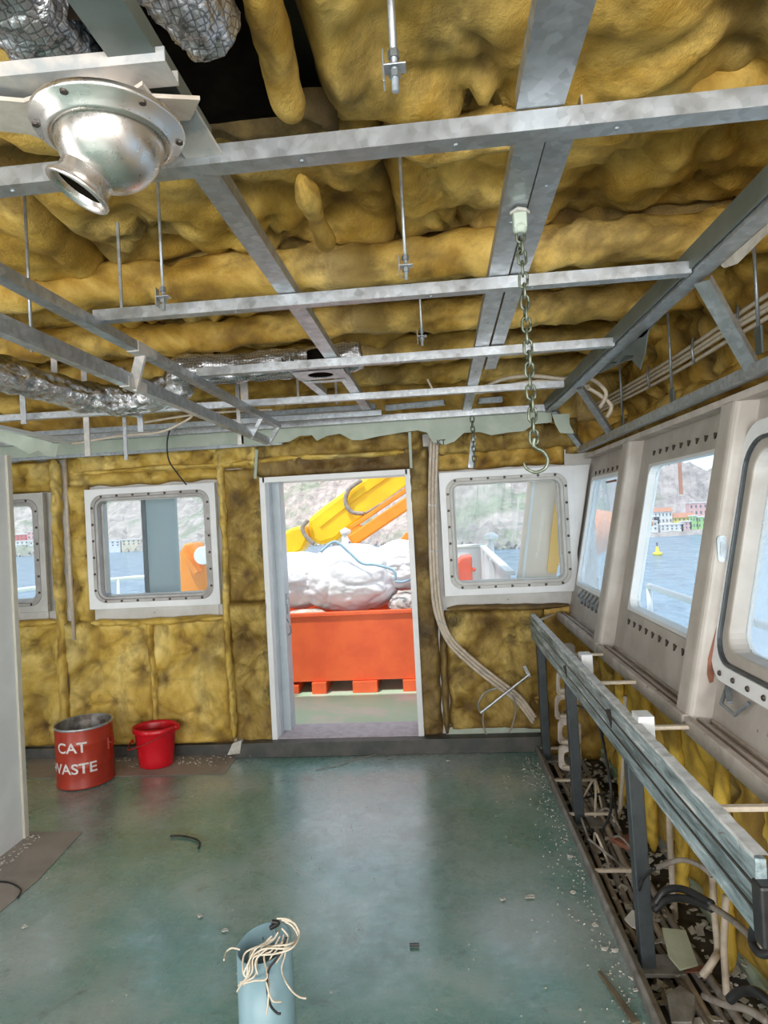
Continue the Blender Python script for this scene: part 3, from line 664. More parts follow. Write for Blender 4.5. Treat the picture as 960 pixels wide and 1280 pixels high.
# ================================================================ CEILING GRID
ZG = 2.2
def chan(p, q, w, h, lab, m='galv', holes_n=0, name='ceiling_channel'):
    mb = MB(); mb.channel(p, q, w, h); o = mb.build(name, m, bev=0)
    tag(o, lab, 'channel')
    for k in range(holes_n):
        t = (k+.5)/holes_n; c = V(p).lerp(V(q), t); b = MB(); b.lathe([(0, -.003), (.003, -.0025), (.0045, 0)], c, 8)
        b.build('screw', 'galv_dark', o)
    return o
chan((-1.6, 1.06, ZG), (.70, 1.045, ZG), .038, .032, 'galvanised cross channel overhead, nearest, beyond the air nozzle', holes_n=9)
chan((-.95, 1.765, ZG), (.70, 1.765, ZG), .034, .032, 'galvanised cross channel overhead, second from the camera', holes_n=6)
chan((-.93, 2.50, ZG), (.70, 2.50, ZG), .034, .032, 'galvanised cross channel overhead, third from the camera', holes_n=5)
chan((-2.9, 3.14, ZG), (.66, 3.27, ZG), .034, .032, 'galvanised cross channel overhead, fourth, reaching the partition side')
chan((-2.9, 3.72, ZG), (-.30, 3.78, ZG), .034, .03, 'galvanised cross channel overhead, fifth, on the left only', 'galv_dark')
chan((-3.3, 4.06, ZG+.005), (.70, 4.06, ZG+.005), .04, .04, 'long galvanised cross channel overhead, along the forward bulkhead')
chan((-3.3, 4.16, 2.11), (-1.0, 4.16, 2.11), .03, .025, 'thin lower channel in front of the bulkhead above the left window', 'galv_dark')
chan((-.375, -.3, ZG+.034), (-.375, 1.04, ZG+.034), .065, .03, 'wide grey runner channel overhead passing behind the air nozzle', 'dark_green')
chan((-.385, 1.07, ZG+.034), (-.385, 4.05, ZG+.034), .05, .03, 'galvanised lengthwise runner overhead left of the centre, carrying the round plate')
chan((.195, -.3, ZG+.034), (.195, 1.03, ZG+.034), .075, .03, 'wide galvanised lengthwise runner overhead, nearest piece at the top edge', holes_n=3)
chan((.192, 1.055, ZG+.034), (.215, 4.05, ZG+.034), .052, .03, 'galvanised lengthwise runner overhead, left of the doubled pair by the chain', holes_n=4)
chan((.244, 1.055, ZG+.036), (.268, 2.9, ZG+.036), .048, .028, 'galvanised lengthwise runner overhead, right of the doubled pair by the chain', holes_n=4)
# right edge fascia beam
rb = thing('edge_beam', (.73, 2, ZG), 'long galvanised edge beam overhead with grey green upstand along the side windows', 'beam')
mb = MB(); mb.channel((.725, -.3, ZG), (.735, 4.10, ZG), .05, .04); mb.build('beam_channel', 'galv', rb)
mb = MB(); mb.box(.694, .700, -.3, 4.08, ZG+.01, ZG+.065); mb.build('fascia', 'dark_green', rb)
def torn(pts, lab, m, name='torn_sheet', th=(.003, 0, 0), group=None):
    mb = MB(); mb.poly(pts, th); return tag(mb.build(name, m), lab, 'sheet metal', group)
def beam_px(px, py): return at(px, py, X, .757)
torn([beam_px(830, 392), beam_px(800, 425), beam_px(790, 450), beam_px(762, 455), beam_px(752, 448), beam_px(780, 425), beam_px(836, 385)], 'grey torn flap hanging under the edge beam near the first brace', 'dark_green')
torn([beam_px(812, 402), beam_px(806, 440), beam_px(800, 462), beam_px(788, 448), beam_px(760, 462), beam_px(740, 470), beam_px(775, 440)], 'grey pointed torn flap hanging under the middle of the edge beam', 'dark_green')
torn([beam_px(960, 290), beam_px(940, 310), beam_px(920, 330), beam_px(905, 335), beam_px(898, 330), beam_px(925, 308), beam_px(960, 278)], 'pale torn plasterboard edge under the near end of the edge beam', 'board')
torn([at(x, y, Y, 4.0) for x, y in ((690, 518), (712, 517), (712, 530), (718, 542), (700, 541), (694, 530))], 'grey green sheet scrap at the far end of the edge beam', 'green_sheet', th=(0, .003, 0))
# lower side channel and braces
lp, lq = V((.955, .3, 1.955)), V((.955, 4.30, 1.955))
mb = MB(); mb.sweep([(-.022, 0), (.022, 0), (.022, .004), (-.018, .004), (-.018, .034), (-.022, .034)], lp, lq); tag(mb.build('angle_rail', 'galv'), 'long galvanised angle rail running above the side windows', 'rail')
mb = MB(); mb.bar((1.01, .3, 1.925), (1.01, 4.3, 1.925), .07, .025); tag(mb.build('wooden_batten', 'sill_paint', bev=.003), 'cream painted batten above the side windows beneath the angle rail', 'batten')
for i, (a, b) in enumerate((((.745, 1.80, 2.19), (.955, 1.98, 1.96)), ((.745, 3.30, 2.19), (.955, 3.55, 1.97)), ((.745, 4.02, 2.19), (.95, 4.25, 1.97)))):
    mb = MB(); mb.channel(a, b, .042 if i == 0 else .036, .022); tag(mb.build('brace', 'galv'), 'galvanised diagonal brace from edge beam down to angle rail, %s' % ['nearest the camera', 'middle one', 'farthest, at the bulkhead corner'][i], 'brace')
# truss at the left
tr = thing('drop_truss', (-.89, 2.4, 2.0), 'galvanised two chord drop truss of studs overhead at the left', 'truss')
T0, T1 = at(0, 350, Z, 2.17), at(348, 535, Z, 2.17); ax = T1-T0
T0 = T0-ax*.25
Bq = at(335, 556, Y, T1.y); zb = Bq.z
mb = MB(); mb.channel(T0, T1, .036, .03); mb.build('top_chord', 'galv', tr)
B0 = at(0, 418, Z, zb); B1 = Bq.copy(); B0 = B0-(B1-B0)*.25
mb = MB(); mb.channel(B0, B1, .03, .045); mb.build('bottom_chord', 'galv', tr)
for t in (.42, .88, 1.0):
    a = T0.lerp(T1, t); b = B0.lerp(B1, t); mb = MB(); mb.bar(a+V((0, 0, .005)), b+V((0, 0, .0)), .034 if t < .5 else .02, .012, (0, 1, 0)); mb.build('upright', 'plastered' if t < .5 else 'galv', tr)
for t in (.42,):
    for (P, Q, w) in ((T0, T1, .040), (B0, B1, .034)):
        c = P.lerp(Q, t); d = (Q-P).normalized(); mb = MB(); mb.bar(c-d*.06-V((0, 0, -.014)), c+d*.07-V((0, 0, -.014)), w, .034); mb.build('plaster_patch', 'plastered', tr)
# short runner and plate with the round hole
chan((-.575, 2.52, ZG+.03), (-.545, 3.2, ZG+.03), .04, .028, 'short galvanised lengthwise stub beside the round hole plate')
hp = thing('light_plate', (-.47, 2.76, ZG), 'galvanised plate with a round black hole hung between two runners overhead', 'plate')
mb = MB(); A = rrect(.22, .16, .003, 6); Bc = [(.055*math.cos(a), .055*math.sin(a)) for a in [2*PI*k/28+PI/28-PI*0 for k in range(28)]]
ring(mb, A, Bc, lambda u, v, t: V((-.47+u, 2.72+v, t)), ZG+.022, ZG+.026); mb.build('plate', 'galv', hp)
mb = MB(); mb.lathe([(.055, 0), (.055, .10), (0, .10)], (-.47, 2.72, ZG+.024), 28); mb.build('dark_collar', 'soot', hp)
mb = MB(); mb.bar((-.57, 2.87, ZG+.026), (-.38, 2.87, ZG+.026), .03, .004); mb.build('strap', 'galv', hp)
# green perimeter panel with scalloped edge, stencilled letters
def pg(x, y): return at(x, y, Y, 4.13)
top = [pg(300, 541), pg(690, 514)]
bot = [(300, 556), (330, 556), (362, 552), (374, 545), (390, 544), (396, 551), (408, 545), (425, 542), (440, 550), (452, 550), (475, 545), (506, 540), (522, 538), (534, 541), (541, 553), (556, 556), (568, 552), (580, 541), (600, 540), (614, 544), (640, 540), (655, 539), (668, 530), (690, 528)]
mb = MB(); P = [pg(x, y) for x, y in bot]; n = len(P); vs = P+[V((p.x, p.y, 2.225)) for p in P]
mb.add(vs+[v+V((0, .003, 0)) for v in vs], [(i, i+1, n+i+1, n+i) for i in range(n-1)]+[(2*n+i, 3*n+i, 3*n+i+1, 2*n+i+1) for i in range(n-1)]+[(i, 2*n+i, 2*n+i+1, i+1) for i in range(n-1)])
gp = tag(mb.build('edge_panel', 'green_sheet', fix=False), 'pale green scalloped sheet along the bulkhead top, black KT letters', 'panel')
mb = MB(); mb.box(-3.3, -1.25, 4.13, 4.134, 2.13, 2.215); tag(mb.build('edge_panel', 'green_sheet'), 'plain pale green sheet strip above the left windows', 'panel')
def text_mesh(s, size):
    c = bpy.data.curves.new('lettering', 'FONT'); c.body = s; c.size = size; c.offset = .0016; c.extrude = 0; c.align_x = 'LEFT'
    o = bpy.data.objects.new('lettering', c); COL.objects.link(o); bpy.context.view_layer.update()
    me = bpy.data.meshes.new_from_object(o.evaluated_get(bpy.context.evaluated_depsgraph_get())); bpy.data.objects.remove(o); bpy.data.curves.remove(c)
    vs = [v.co.copy() for v in me.vertices]; fs = [tuple(p.vertices) for p in me.polygons]; bpy.data.meshes.remove(me); return vs, fs
vs, fs = text_mesh('KT', .045); p0 = pg(546, 556)
mb = MB(); mb.add([V((p0.x+v.x, 4.1285, p0.z+v.y)) for v in vs], fs); mb.build('lettering', 'black', gp, fix=False)
# torn panel + channel at the partition head
a, b = at(0, 537, Z, 2.15), at(92, 556, Z, 2.15)
chan(a-(b-a)*.4, b, .04, .02, 'pale channel end above the white partition at the left edge', 'white_paint')
yq = 3.35
torn([at(x, y, Y, yq) for x, y in ((0, 536), (74, 556), (70, 571), (58, 570), (48, 563), (36, 568), (20, 558), (0, 552))], 'pale green torn sheet hanging above the white partition', 'green_sheet', th=(0, .003, 0))
# bits of vertical hangers dropping from the green panel to door top
for i, (xa, ya, xb, yb) in enumerate(((321, 562, 319, 598), (512, 540, 514, 585))):
    mb = MB(); mb.bar(at(xa, ya, Y, 4.2), at(xb, yb, Y, 4.3), .018, .006, (0, 1, 0)); tag(mb.build('hanger_strap', 'green_sheet'), ['pale green hanger strap above the left corner of the doorway', 'grey hanger strap above the right corner of the doorway'][i], 'strap')

# threaded rods, hangers
def rod(x, y_, z0, lab, big=False):
    r = thing('hanger_rod', (x, y_, z0), lab, 'rod')
    mb = MB(); mb.tube([(x, y_, z0), (x, y_, 2.60)], .0045 if not big else .006, 8); mb.build('rod', 'galv', r, smooth=True)
    mb = MB(); mb.lathe([(0, 0), (.009, 0), (.009, .012), (0, .012)], (x, y_, z0+.05), 6); mb.lathe([(0, 0), (.009, 0), (.009, .01), (0, .01)], (x, y_, z0+.02), 6); mb.build('nut', 'galv_dark', r)
    mb = MB(); mb.box(x-.018, x+.018, y_-.012, y_+.012, z0+.034, z0+.037); mb.box(x-.018, x-.015, y_-.012, y_+.012, z0+.01, z0+.06); mb.build('bracket', 'galv', r, bev=.001)
    return r
rod(-.030, .97, 2.245, 'thick threaded hanger rod with bracket at the top centre', True)
p = at(508, 350, Y, 1.62); rod(p.x, 1.62, p.z, 'threaded hanger rod between first and second cross channels, centre')
p = at(205, 388, Y, 1.66); rod(p.x, 1.66, p.z, 'threaded hanger rod above the left end of the second cross channel')
p = at(40, 440, Y, 1.72); rod(p.x, 1.72, p.z, 'threaded hanger rod at the left edge behind the truss')
p = at(528, 432, Y, 2.42); rod(p.x, 2.42, p.z, 'short hanger rod beyond the second cross channel, centre')
# strap hangers between cross channels & deckhead
for i, (px, py0, py1, yc, w) in enumerate(((153, 375, 400, 1.80, .008), (110, 505, 570, 3.2, .03), (158, 505, 575, 3.4, .02), (70, 470, 500, 2.9, .03), (30, 500, 530, 3.1, .03), (306, 465, 500, 3.3, .04), (176, 495, 540, 3.3, .03), (373, 460, 500, 3.5, .012), (421, 460, 505, 3.6, .012), (300, 540, 556, 3.4, .02))):
    a, b = at(px, py0, Y, yc), at(px, py1, Y, yc); a.x = b.x; a.z = max(a.z, 2.5)
    mb = MB(); mb.bar(b, a, w, .006, (0, 1, 0)); tag(mb.build('strap_hanger', 'plastered' if i % 2 else 'galv'), 'narrow vertical strap hanger overhead at left, %s' % ['beside the truss upright', 'left of the dangling wire', 'under the foil duct middle', 'behind the sagging foil duct', 'at the frame edge', 'under the straight foil duct left part', 'near the partition head', 'left of the round hole plate', 'right of the round hole plate', 'at the truss end'][i], 'strap')
# side hangers with plates
for i, (px, y0, y1, yc) in enumerate(((843, 400, 515, 2.65), (781, 450, 548, 3.35), (722, 470, 540, 4.0), (948, 315, 430, 1.9))):
    b = at(px-3, y1-28 if i < 3 else y1-30, X, 1.06) if i < 3 else at(px, y1-20, X, 1.06); t_ = V((b.x, b.y, 2.5)); 
    r = thing('hanger_rod', b, 'rod with rectangular end plate above the side windows, %s' % ['second from the camera', 'third from the camera', 'farthest from the camera', 'nearest, at the right edge'][i], 'rod')
    mb = MB(); mb.tube([b, t_], .006, 8); mb.build('rod', 'galv_dark', r, smooth=True)
    mb = MB(); mb.box(b.x-.004, b.x+.004, b.y-.022, b.y+.022, b.z-.085, b.z+.005); mb.build('end_plate', 'dark_green', r, bev=.002)

# cable bundle above side windows
cab = []
cp = [at(960, 378, X, 1.10), at(905, 412, X, 1.10), at(850, 448, X, 1.10), at(800, 478, X, 1.10), at(760, 500, X, 1.09), at(725, 520, X, 1.05), at(705, 527, X, 1.0)]
cp = [cp[0]+(cp[0]-cp[1])*2]+cp
for k, (dz, dx) in enumerate(((.022, 0), (.0, .008), (-.022, 0), (-.04, .012))):
    mb = MB(); mb.tube(cat_rom([p+V((dx, 0, dz))+noise.noise_vector(p*5+V((k*3, 0, 0)))*.006 for p in cp], 6), .0085, 8)
    tag(mb.build('cable', 'cable_white', smooth=True), 'cream cable clipped in the bundle above the side windows, %s' % ['top run', 'second run', 'third run', 'bottom run'][k], 'cable', 'cables above the side windows')
for i, px in enumerate((925, 868, 812, 778)):
    c = at(px, [400, 437, 470, 490][i], X, 1.085); mb = MB(); mb.tube([c+V((-.004, 0, .05)), c+V((-.010, 0, 0)), c+V((-.004, 0, -.06))], .005, 6)
    tag(mb.build('cable_clip', 'galv_dark', smooth=True), 'metal cable clip on the side bundle, %s from the camera' % ['first', 'second', 'third', 'fourth'][i], 'clip')
# loops of cable in the far ceiling
for k, pts in enumerate(([(592, 492), (625, 475), (660, 470), (700, 473), (730, 476)], [(598, 490), (640, 480), (680, 476), (738, 482)], [(665, 480), (690, 474), (735, 470), (760, 488), (752, 508)], [(730, 478), (752, 490), (768, 505), (762, 520)], [(534, 470), (540, 482), (546, 491)])):
    mb = MB(); mb.tube(cat_rom([at(x, y, Y, 3.45 if k < 4 else 3.4)+V((0, .02*k, 0)) for x, y in pts], 6), .011 if k < 4 else .006, 8)
    tag(mb.build('cable', 'cable_white', smooth=True), 'cream cable loop in the far right ceiling, %s' % ['lower wide arc', 'thin lower arc', 'upper arc toward the beam', 'tight bend at the beam corner', 'short loose end near the chain'][k], 'cable')
# strip fittings in the far ceiling
for i, (xa, ya, xb, yb) in enumerate(((482, 510, 556, 503), (598, 501, 628, 499), (300, 520, 470, 508))):
    mb = MB(); mb.bar(at(xa, ya, Z, 2.27), at(xb, yb, Z, 2.27), .05, .03); tag(mb.build('cable_tray', 'galv_dark', bev=.003), 'grey strip of cable tray in the far ceiling, %s' % ['centre piece left of the chain', 'short piece behind the chain', 'long piece left of centre'][i], 'tray')
# white wires at the left ceiling and the dangling black wire
for k, pts in enumerate(([(90, 555), (150, 545), (200, 540), (232, 526), (240, 520)], [(180, 528), (230, 520), (280, 515), (340, 512)])):
    mb = MB(); mb.tube(cat_rom([at(x, y, Y, 3.5) for x, y in pts], 6), .007, 6); tag(mb.build('cable', 'cable_white', smooth=True), ['thin cream cable drooping over the left window bay', 'thin cream cable running under the foil duct'][k], 'cable')
mb = MB(); mb.tube(cat_rom([at(x, y, Y, 4.0) for x, y in ((214, 530), (209, 552), (211, 575), (222, 592), (233, 606))], 6), .005, 6); tag(mb.build('hanging_wire', 'black', smooth=True), 'black wire dangling from the ceiling over the left window', 'wire')

# ---------------------------------------------------------------- foil ducts
def duct(pts, r, lab, m, seed, crump=.16, sq=1.0):
    P = cat_rom(pts, 14)
    def rf(t, a):
        return r*(1+crump*noise.fractal(V((math.cos(a)*2, math.sin(a)*2, t*len(pts)*3+seed)), .7, 2.2, 4))*(.95 if .03 < t < .97 else .86)
    mb = MB(); mb.tube(P, r, 40, rf=rf); o = mb.build('foil_duct', m, smooth=True); return tag(o, lab, 'duct')
duct([at(218, 464, Z, 2.32), at(300, 460, Z, 2.32), at(380, 453, Z, 2.32), at(452, 445, Z, 2.33)], .068, 'straight crumpled foil duct above the third cross channel', 'netfoil', 1, .25)
duct([at(-60, 455, Z, 2.30), at(20, 472, Z, 2.30), at(110, 496, Z, 2.27), at(175, 500, Z, 2.27), at(230, 478, Z, 2.30)], .075, 'sagging shiny foil duct at the left behind the truss', 'foil', 4, .3)
duct([at(-20, -60, Z, 2.45), at(30, 0, Z, 2.44), at(70, 50, Z, 2.44), at(100, 90, Z, 2.45)], .08, 'netted foil duct at the top left corner', 'netfoil', 9, .15)
duct([at(180, -60, Z, 2.47), at(225, -15, Z, 2.46), at(262, 35, Z, 2.46)], .062, 'netted foil duct end at the top left beside the burnt opening', 'netfoil', 13, .15)
mb = MB(); mb.lathe([(.06, 0), (.06, .12), (0, .12)], at(105, 60, Z, 2.40), 24); tag(mb.build('duct_collar', 'soot', smooth=True), 'black duct collar at the top left between the two netted ducts', 'collar')

# ---------------------------------------------------------------- air nozzle with boards
fc = at(137, 158, Z, 2.19)
fc.z = 2.185
brd = MB(); brd.poly([at(x, y, Z, 2.205) for x, y in ((-40, 122), (30, 128), (75, 112), (150, 125), (178, 106), (190, 122), (250, 125), (238, 150), (212, 152), (212, 202), (190, 190), (85, 200), (75, 182), (35, 168), (-40, 160))], (0, 0, .006))
tag(brd.build('ceiling_board', 'board'), 'torn cream plasterboard scrap around the round air nozzle', 'board')
sb = MB(); sb.channel(at(-60, 118, Z, 2.222), at(215, 92, Z, 2.222), .05, .02); tag(sb.build('cross_strip', 'plastered'), 'plaster smeared strip crossing behind the air nozzle', 'strip')
sb = MB(); sb.bar(at(210, 125, Z, 2.216), at(262, 205, Z, 2.216), .062, .006); tag(sb.build('plaster_patch', 'plastered'), 'pale plaster smear on the runner right of the air nozzle', 'plaster')
noz = thing('air_nozzle', fc, 'round brushed aluminium eyeball air nozzle on the torn board', 'air vent')
mb = MB(); mb.lathe([(.070, .004), (.104, .006), (.106, 0), (.104, -.004), (.090, -.008), (.087, -.018), (.080, -.022), (.074, -.016)], fc, 48); fl = mb.build('flange', 'alu', noz, smooth=True)
bc = fc+V((0, 0, -.012))
ball = [(.070*math.sin(a), -.070*math.cos(a)) for a in [PI*k/24 for k in range(2, 15)]]
vd = (fc-CO).normalized(); nd = (-rt*.50-up*.82-vd*.16).normalized(); rotm = V((0, 0, -1)).rotation_difference(nd).to_matrix()
mb = MB(); mb.lathe([(.076*math.sin(PI*k/30), -.076*math.cos(PI*k/30)) for k in range(5, 28)], bc, 48, rotm); bl_ = mb.build('ball', 'alu', noz, smooth=True)
mb = MB(); mb.lathe([(.038, -.062), (.038, -.078), (.042, -.088), (.046, -.092), (.046, -.096), (.042, -.098), (.037, -.090), (.034, -.076), (.030, -.05)], bc, 40, rotm); mb.build('nozzle_rim', 'alu', bl_, smooth=True)
mb = MB(); mb.lathe([(0, -.084), (.036, -.084)], bc, 32, rotm); mb.build('nozzle_throat', 'soot', bl_)
for k in range(6):
    a = k*PI/3+.4; mb = MB(); mb.lathe([(0, -.012), (.005, -.012), (.006, -.006)], fc+V((.097*math.cos(a), .097*math.sin(a), .004)), 8); mb.build('screw', 'bolt', fl)

# ---------------------------------------------------------------- chain with hook
def link_mesh(L, w, r):
    pts = []; n = 20
    for k in range(n+1):
        a = 2*PI*k/n; x = w*math.cos(a); z = (L-w)*(1 if math.sin(a) > 0.001 else -1 if math.sin(a) < -.001 else 0)+w*math.sin(a); pts.append((x, 0, z))
    mb = MB(); mb.tube(pts, r, 7); return mb
def chain(name, top, zbot, L, w, r, lab, hook=True, drift=0):
    t = thing(name, top, lab, 'chain'); lm = link_mesh(L, w, r).build('chain_link', 'chain', t, smooth=True); lm['_o'] = (0, 0, 0)
    me = lm.data; off = V(top)
    for v in me.vertices: v.co = v.co+off     # link mesh centred on its own origin
    bpy.data.objects.remove(lm)
    z = top[2]; k = 0; pitch = 2*L-2.4*r
    while z-L > zbot:
        o = bpy.data.objects.new('chain_link', me); COL.objects.link(o); o.parent = t; o.location = (drift*k, 0, z-L-off.z); o.rotation_euler = (0, .06*math.sin(k*2.1), (PI/2 if k % 2 else 0)+.25*math.sin(k*1.3)); z -= pitch; k += 1
    return t, V((off.x+drift*k, off.y, z))
ht = at(650, 285, Z, 2.195); hb = at(656, 552, Y, ht.y)
ch, e = chain('hanging_chain', ht, hb.z, .0155, .0085, .003, 'long steel chain with an open hook hanging from the doubled runner', drift=.0003)
mb = MB(); hk = [e+V((0, 0, .006)), e+V((0, 0, -.012)), e+V((.018, 0, -.024)), e+V((.026, 0, -.042)), e+V((.018, 0, -.060)), e+V((-.002, 0, -.066)), e+V((-.020, 0, -.056)), e+V((-.024, 0, -.044))]
mb.tube(cat_rom(hk, 6), .0042, 10, rf=lambda t, a: .0042*(1.15-.5*t)); mb.build('hook', 'chain', ch, smooth=True)
mb = MB(); mb.box(ht.x-.014, ht.x+.014, ht.y-.012, ht.y+.012, ht.z-.004, ht.z+.036); mb.lathe([(0, -.012), (.012, -.012), (.016, 0), (.010, .012), (0, .012)], ht, 12); mb.build('shackle', 'green_sheet', ch, bev=.003)
mb = MB(); mb.poly([ht+V((a, b, .0))+V((0, -.005, .028)) for a, b in ((-.02, 0), (-.006, -.02), (.012, -.012), (.022, .004), (.006, .016), (-.012, .014))], (0, 0, .006)); mb.build('paper_scrap', 'chip', ch)
p = at(590, 520, Y, 3.95)
ch2, e2 = chain('short_chain', p, at(590, 580, Y, 3.95).z, .020, .011, .004, 'short bunched chain hanging above the forward right window')
mb = MB(); mb.bar(at(588, 585, Y, 4.05), at(592, 545, Y, 4.05), .03, .004, (0, 1, 0)); tag(mb.build('hanger_strap', 'galv_dark'), 'dull steel strap beside the short bunched chain', 'strap')

# ================================================================ SIDE CONSOLE FRAME
xr = .60
rl = thing('console_rail', (xr, 2.8, .74), 'long flaking blue grey console rail on dark posts along the side windows', 'rail')
ya, yb_ = 1.30, 4.31
mb = MB()
prof = [(-.022, -.155), (-.016, -.158), (-.002, -.15), (-.002, -.002), (-.022, 0), (-.024, -.050), (-.014, -.053), (-.024, -.057), (-.024, -.100), (-.014, -.103), (-.024, -.107)]
mb.sweep(prof, (xr, ya, .9), (xr-.004, yb_, .9)); rbm = mb.build('rail_beam', 'rail', rl)
for z_ in (.847, .797):
    mb = MB(); mb.box(xr-.0265, xr-.02, ya+.01, yb_, z_-.004, z_+.003); mb.build('rail_groove', 'bolt', rbm)
mb = MB(); vs = []; n = 90
for k in range(n+1):
    y_ = ya+(yb_-ya)*k/n; w = .022+.006*noise.noise(V((y_*14, 3, 0))); h = .006+.004*noise.noise(V((y_*22, 7, 0)))
    mb.v += [V((xr-w-.004, y_, .9)), V((xr-w-.001, y_, .9+h)), V((xr+.002+w*.1, y_, .9+h)), V((xr+.003+w*.1, y_, .9))]
for k in range(n):
    for j in range(3): a = k*4+j; mb.f.append((a, a+1, a+5, a+4))
mb.build('top_edge', mat('chipped_white_edge', (.74, .75, .75), (.52, .54, .55), .6, 0, 24, bs=.3), rl)
mb = MB(); mb.box(xr-.03, xr+.03, ya-.03, ya+.01, .74, .86); mb.build('end_cap', 'black', rl, bev=.006)
for i, (px, py) in enumerate(((706, 838), (760, 895))):
    c = at(px, py, X, xr-.028); mb = MB(); mb.poly([c+V((0, a, b)) for a, b in ((.05, .006), (.02, .02), (-.03, .035), (-.045, 0), (-.03, -.035), (0, -.012))], (.006, 0, 0)); mb.build('knob_remnant', 'black', rbm, bev=.003)
for i, (yp, wd) in enumerate(((4.22, .062), (3.36, .055), (2.32, .05))):
    po = thing('rail_post', (xr+.01, yp, -.1), 'dark grey square post under the console rail, %s' % ['farthest, in the corner', 'middle one', 'nearest the camera'][i], 'post')
    mb = MB(); dx_ = (.0, .02, .03)[i]; mb.bar((xr+.018+dx_, yp, -.03), (xr+.016+dx_*.6, yp, .84), .05, wd, (0, 1, 0)); mb.build('post', 'dark_steel', po, bev=.004)
    mb = MB(); mb.box(xr-.03, xr+.16, yp-.05, yp+.05, -.03, -.015); mb.build('foot_plate', 'kerb_side', po, bev=.002)
# white cross bars from rail to sill
for i, (xa, ya_, xb, yb2) in enumerate(((693, 775, 712, 765), (750, 853, 800, 853), (720, 818, 760, 818), (807, 910, 866, 908), (895, 1010, 960, 1010))):
    a, b = at(xa, ya_, Z, .885), at(xb, yb2, Z, .885)
    yc = (a.y+b.y)/2 if i else b.y
    mb = MB(); mb.bar((xr+.01, yc if i else a.y, .885), (.77, yc, .885), .018, .012); tag(mb.build('cross_bar', 'cable_white', bev=.002), 'white cross bar joining console rail to sill, %s' % ['slanted one at the far end', 'third from the far end', 'second from the far end', 'fourth from the far end', 'nearest, at the right edge'][i], 'bar')
for i, (px, py) in enumerate(((725, 825), (795, 905))):
    c = at(px, py, Z, .9); mb = MB(); mb.box(c.x+.005, c.x+.055, c.y-.01, c.y+.06, .84, .925); tag(mb.build('sheet_tab', 'white_paint', bev=.002), ['pale sheet tab standing behind the far part of the console rail', 'pale sheet tab standing behind the middle of the console rail'][i], 'tab')
# punched white lightening strip behind the far posts
st = MB()
ps = cat_rom([(.72, 3.92, .80), (.70, 3.90, .62), (.72, 3.90, .45), (.70, 3.88, .25), (.71, 3.86, .05)], 5)
pl = thing('punched_plate', (.71, 3.9, 0), 'torn white plate with a row of knotted holes behind the middle post', 'plate')
for k in range(5):
    zc = .72-.15*k; mb = MB(); A = rrect(.13, .148, .03, 5); B_ = rrect(.075+.01*math.sin(k), .085, .032, 5)
    ring(mb, A, B_, lambda u, v, t: V((.70+u+.008*math.sin(k*2.3)+v*.05, 3.86+t+.02*math.sin(u*40+k), zc+v)), -.012, .014); mb.build('plate_loop', 'sill_paint', pl, bev=.008)
    mb = MB(); mb.tube(cat_rom([(.66, 3.85, zc-.05), (.70, 3.80, zc-.035), (.74, 3.83, zc-.05)], 4), .012, 8); mb.build('cable_tie', 'cable_white', pl, smooth=True)

# bulkhead cable bundle right of the door
bp = [(543, 548), (541, 600), (541, 660), (543, 720), (548, 765), (562, 800), (590, 828), (620, 852), (648, 874), (668, 900)]
for k in range(3):
    mb = MB(); mb.tube(cat_rom([at(x+(k-1)*4*(1 if y < 770 else .4), y-(k-1)*(0 if y < 770 else 4), Y, YB-.06) for x, y in bp], 6), .011, 8)
    tag(mb.build('cable', 'pipe_cream', smooth=True), 'cream cable curving down right of the doorway, %s' % ['left strand', 'middle strand', 'right strand'][k], 'cable', 'cables right of the doorway')
for i, (x, y) in enumerate(((542, 575), (541, 632), (542, 690), (552, 778), (605, 840), (640, 868))):
    c = at(x, y, Y, YB-.075); mb = MB(); mb.bar(c+V((-.03, 0, .006 if i < 3 else .015)), c+V((.03, 0, 0 if i < 3 else -.02)), .012, .004, (0, 0, 1)); tag(mb.build('cable_clip', 'galv_dark'), 'cable clip on the door side bundle, %s' % ['topmost', 'second from top', 'third from top', 'at the start of the bend', 'in the sloping run', 'lowest'][i], 'clip')
# conduit left of the left window
mb = MB(); mb.tube([at(x, y, Y, YB-.06) for x, y in ((81, 570), (84, 640), (88, 720), (93, 800))], .013, 10)
tag(mb.build('conduit', 'pipe_cream', smooth=True), 'thin cream vertical conduit left of the left window', 'conduit')
# bent lever arm + wire below right window
mb = MB(); mb.tube([at(x, y, Y, YB-.14) for x, y in ((662, 843), (601, 891))], .009, 8); mb.bar(at(655, 832, Y, YB-.14), at(662, 846, Y, YB-.14), .02, .012, (0, 1, 0)); mb.tube(cat_rom([at(x, y, Y, YB-.14) for x, y in ((601, 891), (598, 880), (606, 866), (622, 860))], 4), .006, 6)
tag(mb.build('bent_lever', 'galv', smooth=False), 'bent galvanised lever arm sticking out below the forward right window', 'lever')
for i, pts in enumerate(([(640, 868), (645, 885), (641, 905), (637, 916)], [(604, 890), (604, 905), (608, 918)])):
    mb = MB(); mb.tube(cat_rom([at(x, y, Y, YB-.08) for x, y in pts], 5), .006, 6); tag(mb.build('loose_wire', 'cable_grey', smooth=True), ['thin loose wire below the bent lever, right one', 'thin loose wire below the bent lever, left one'][i], 'wire')

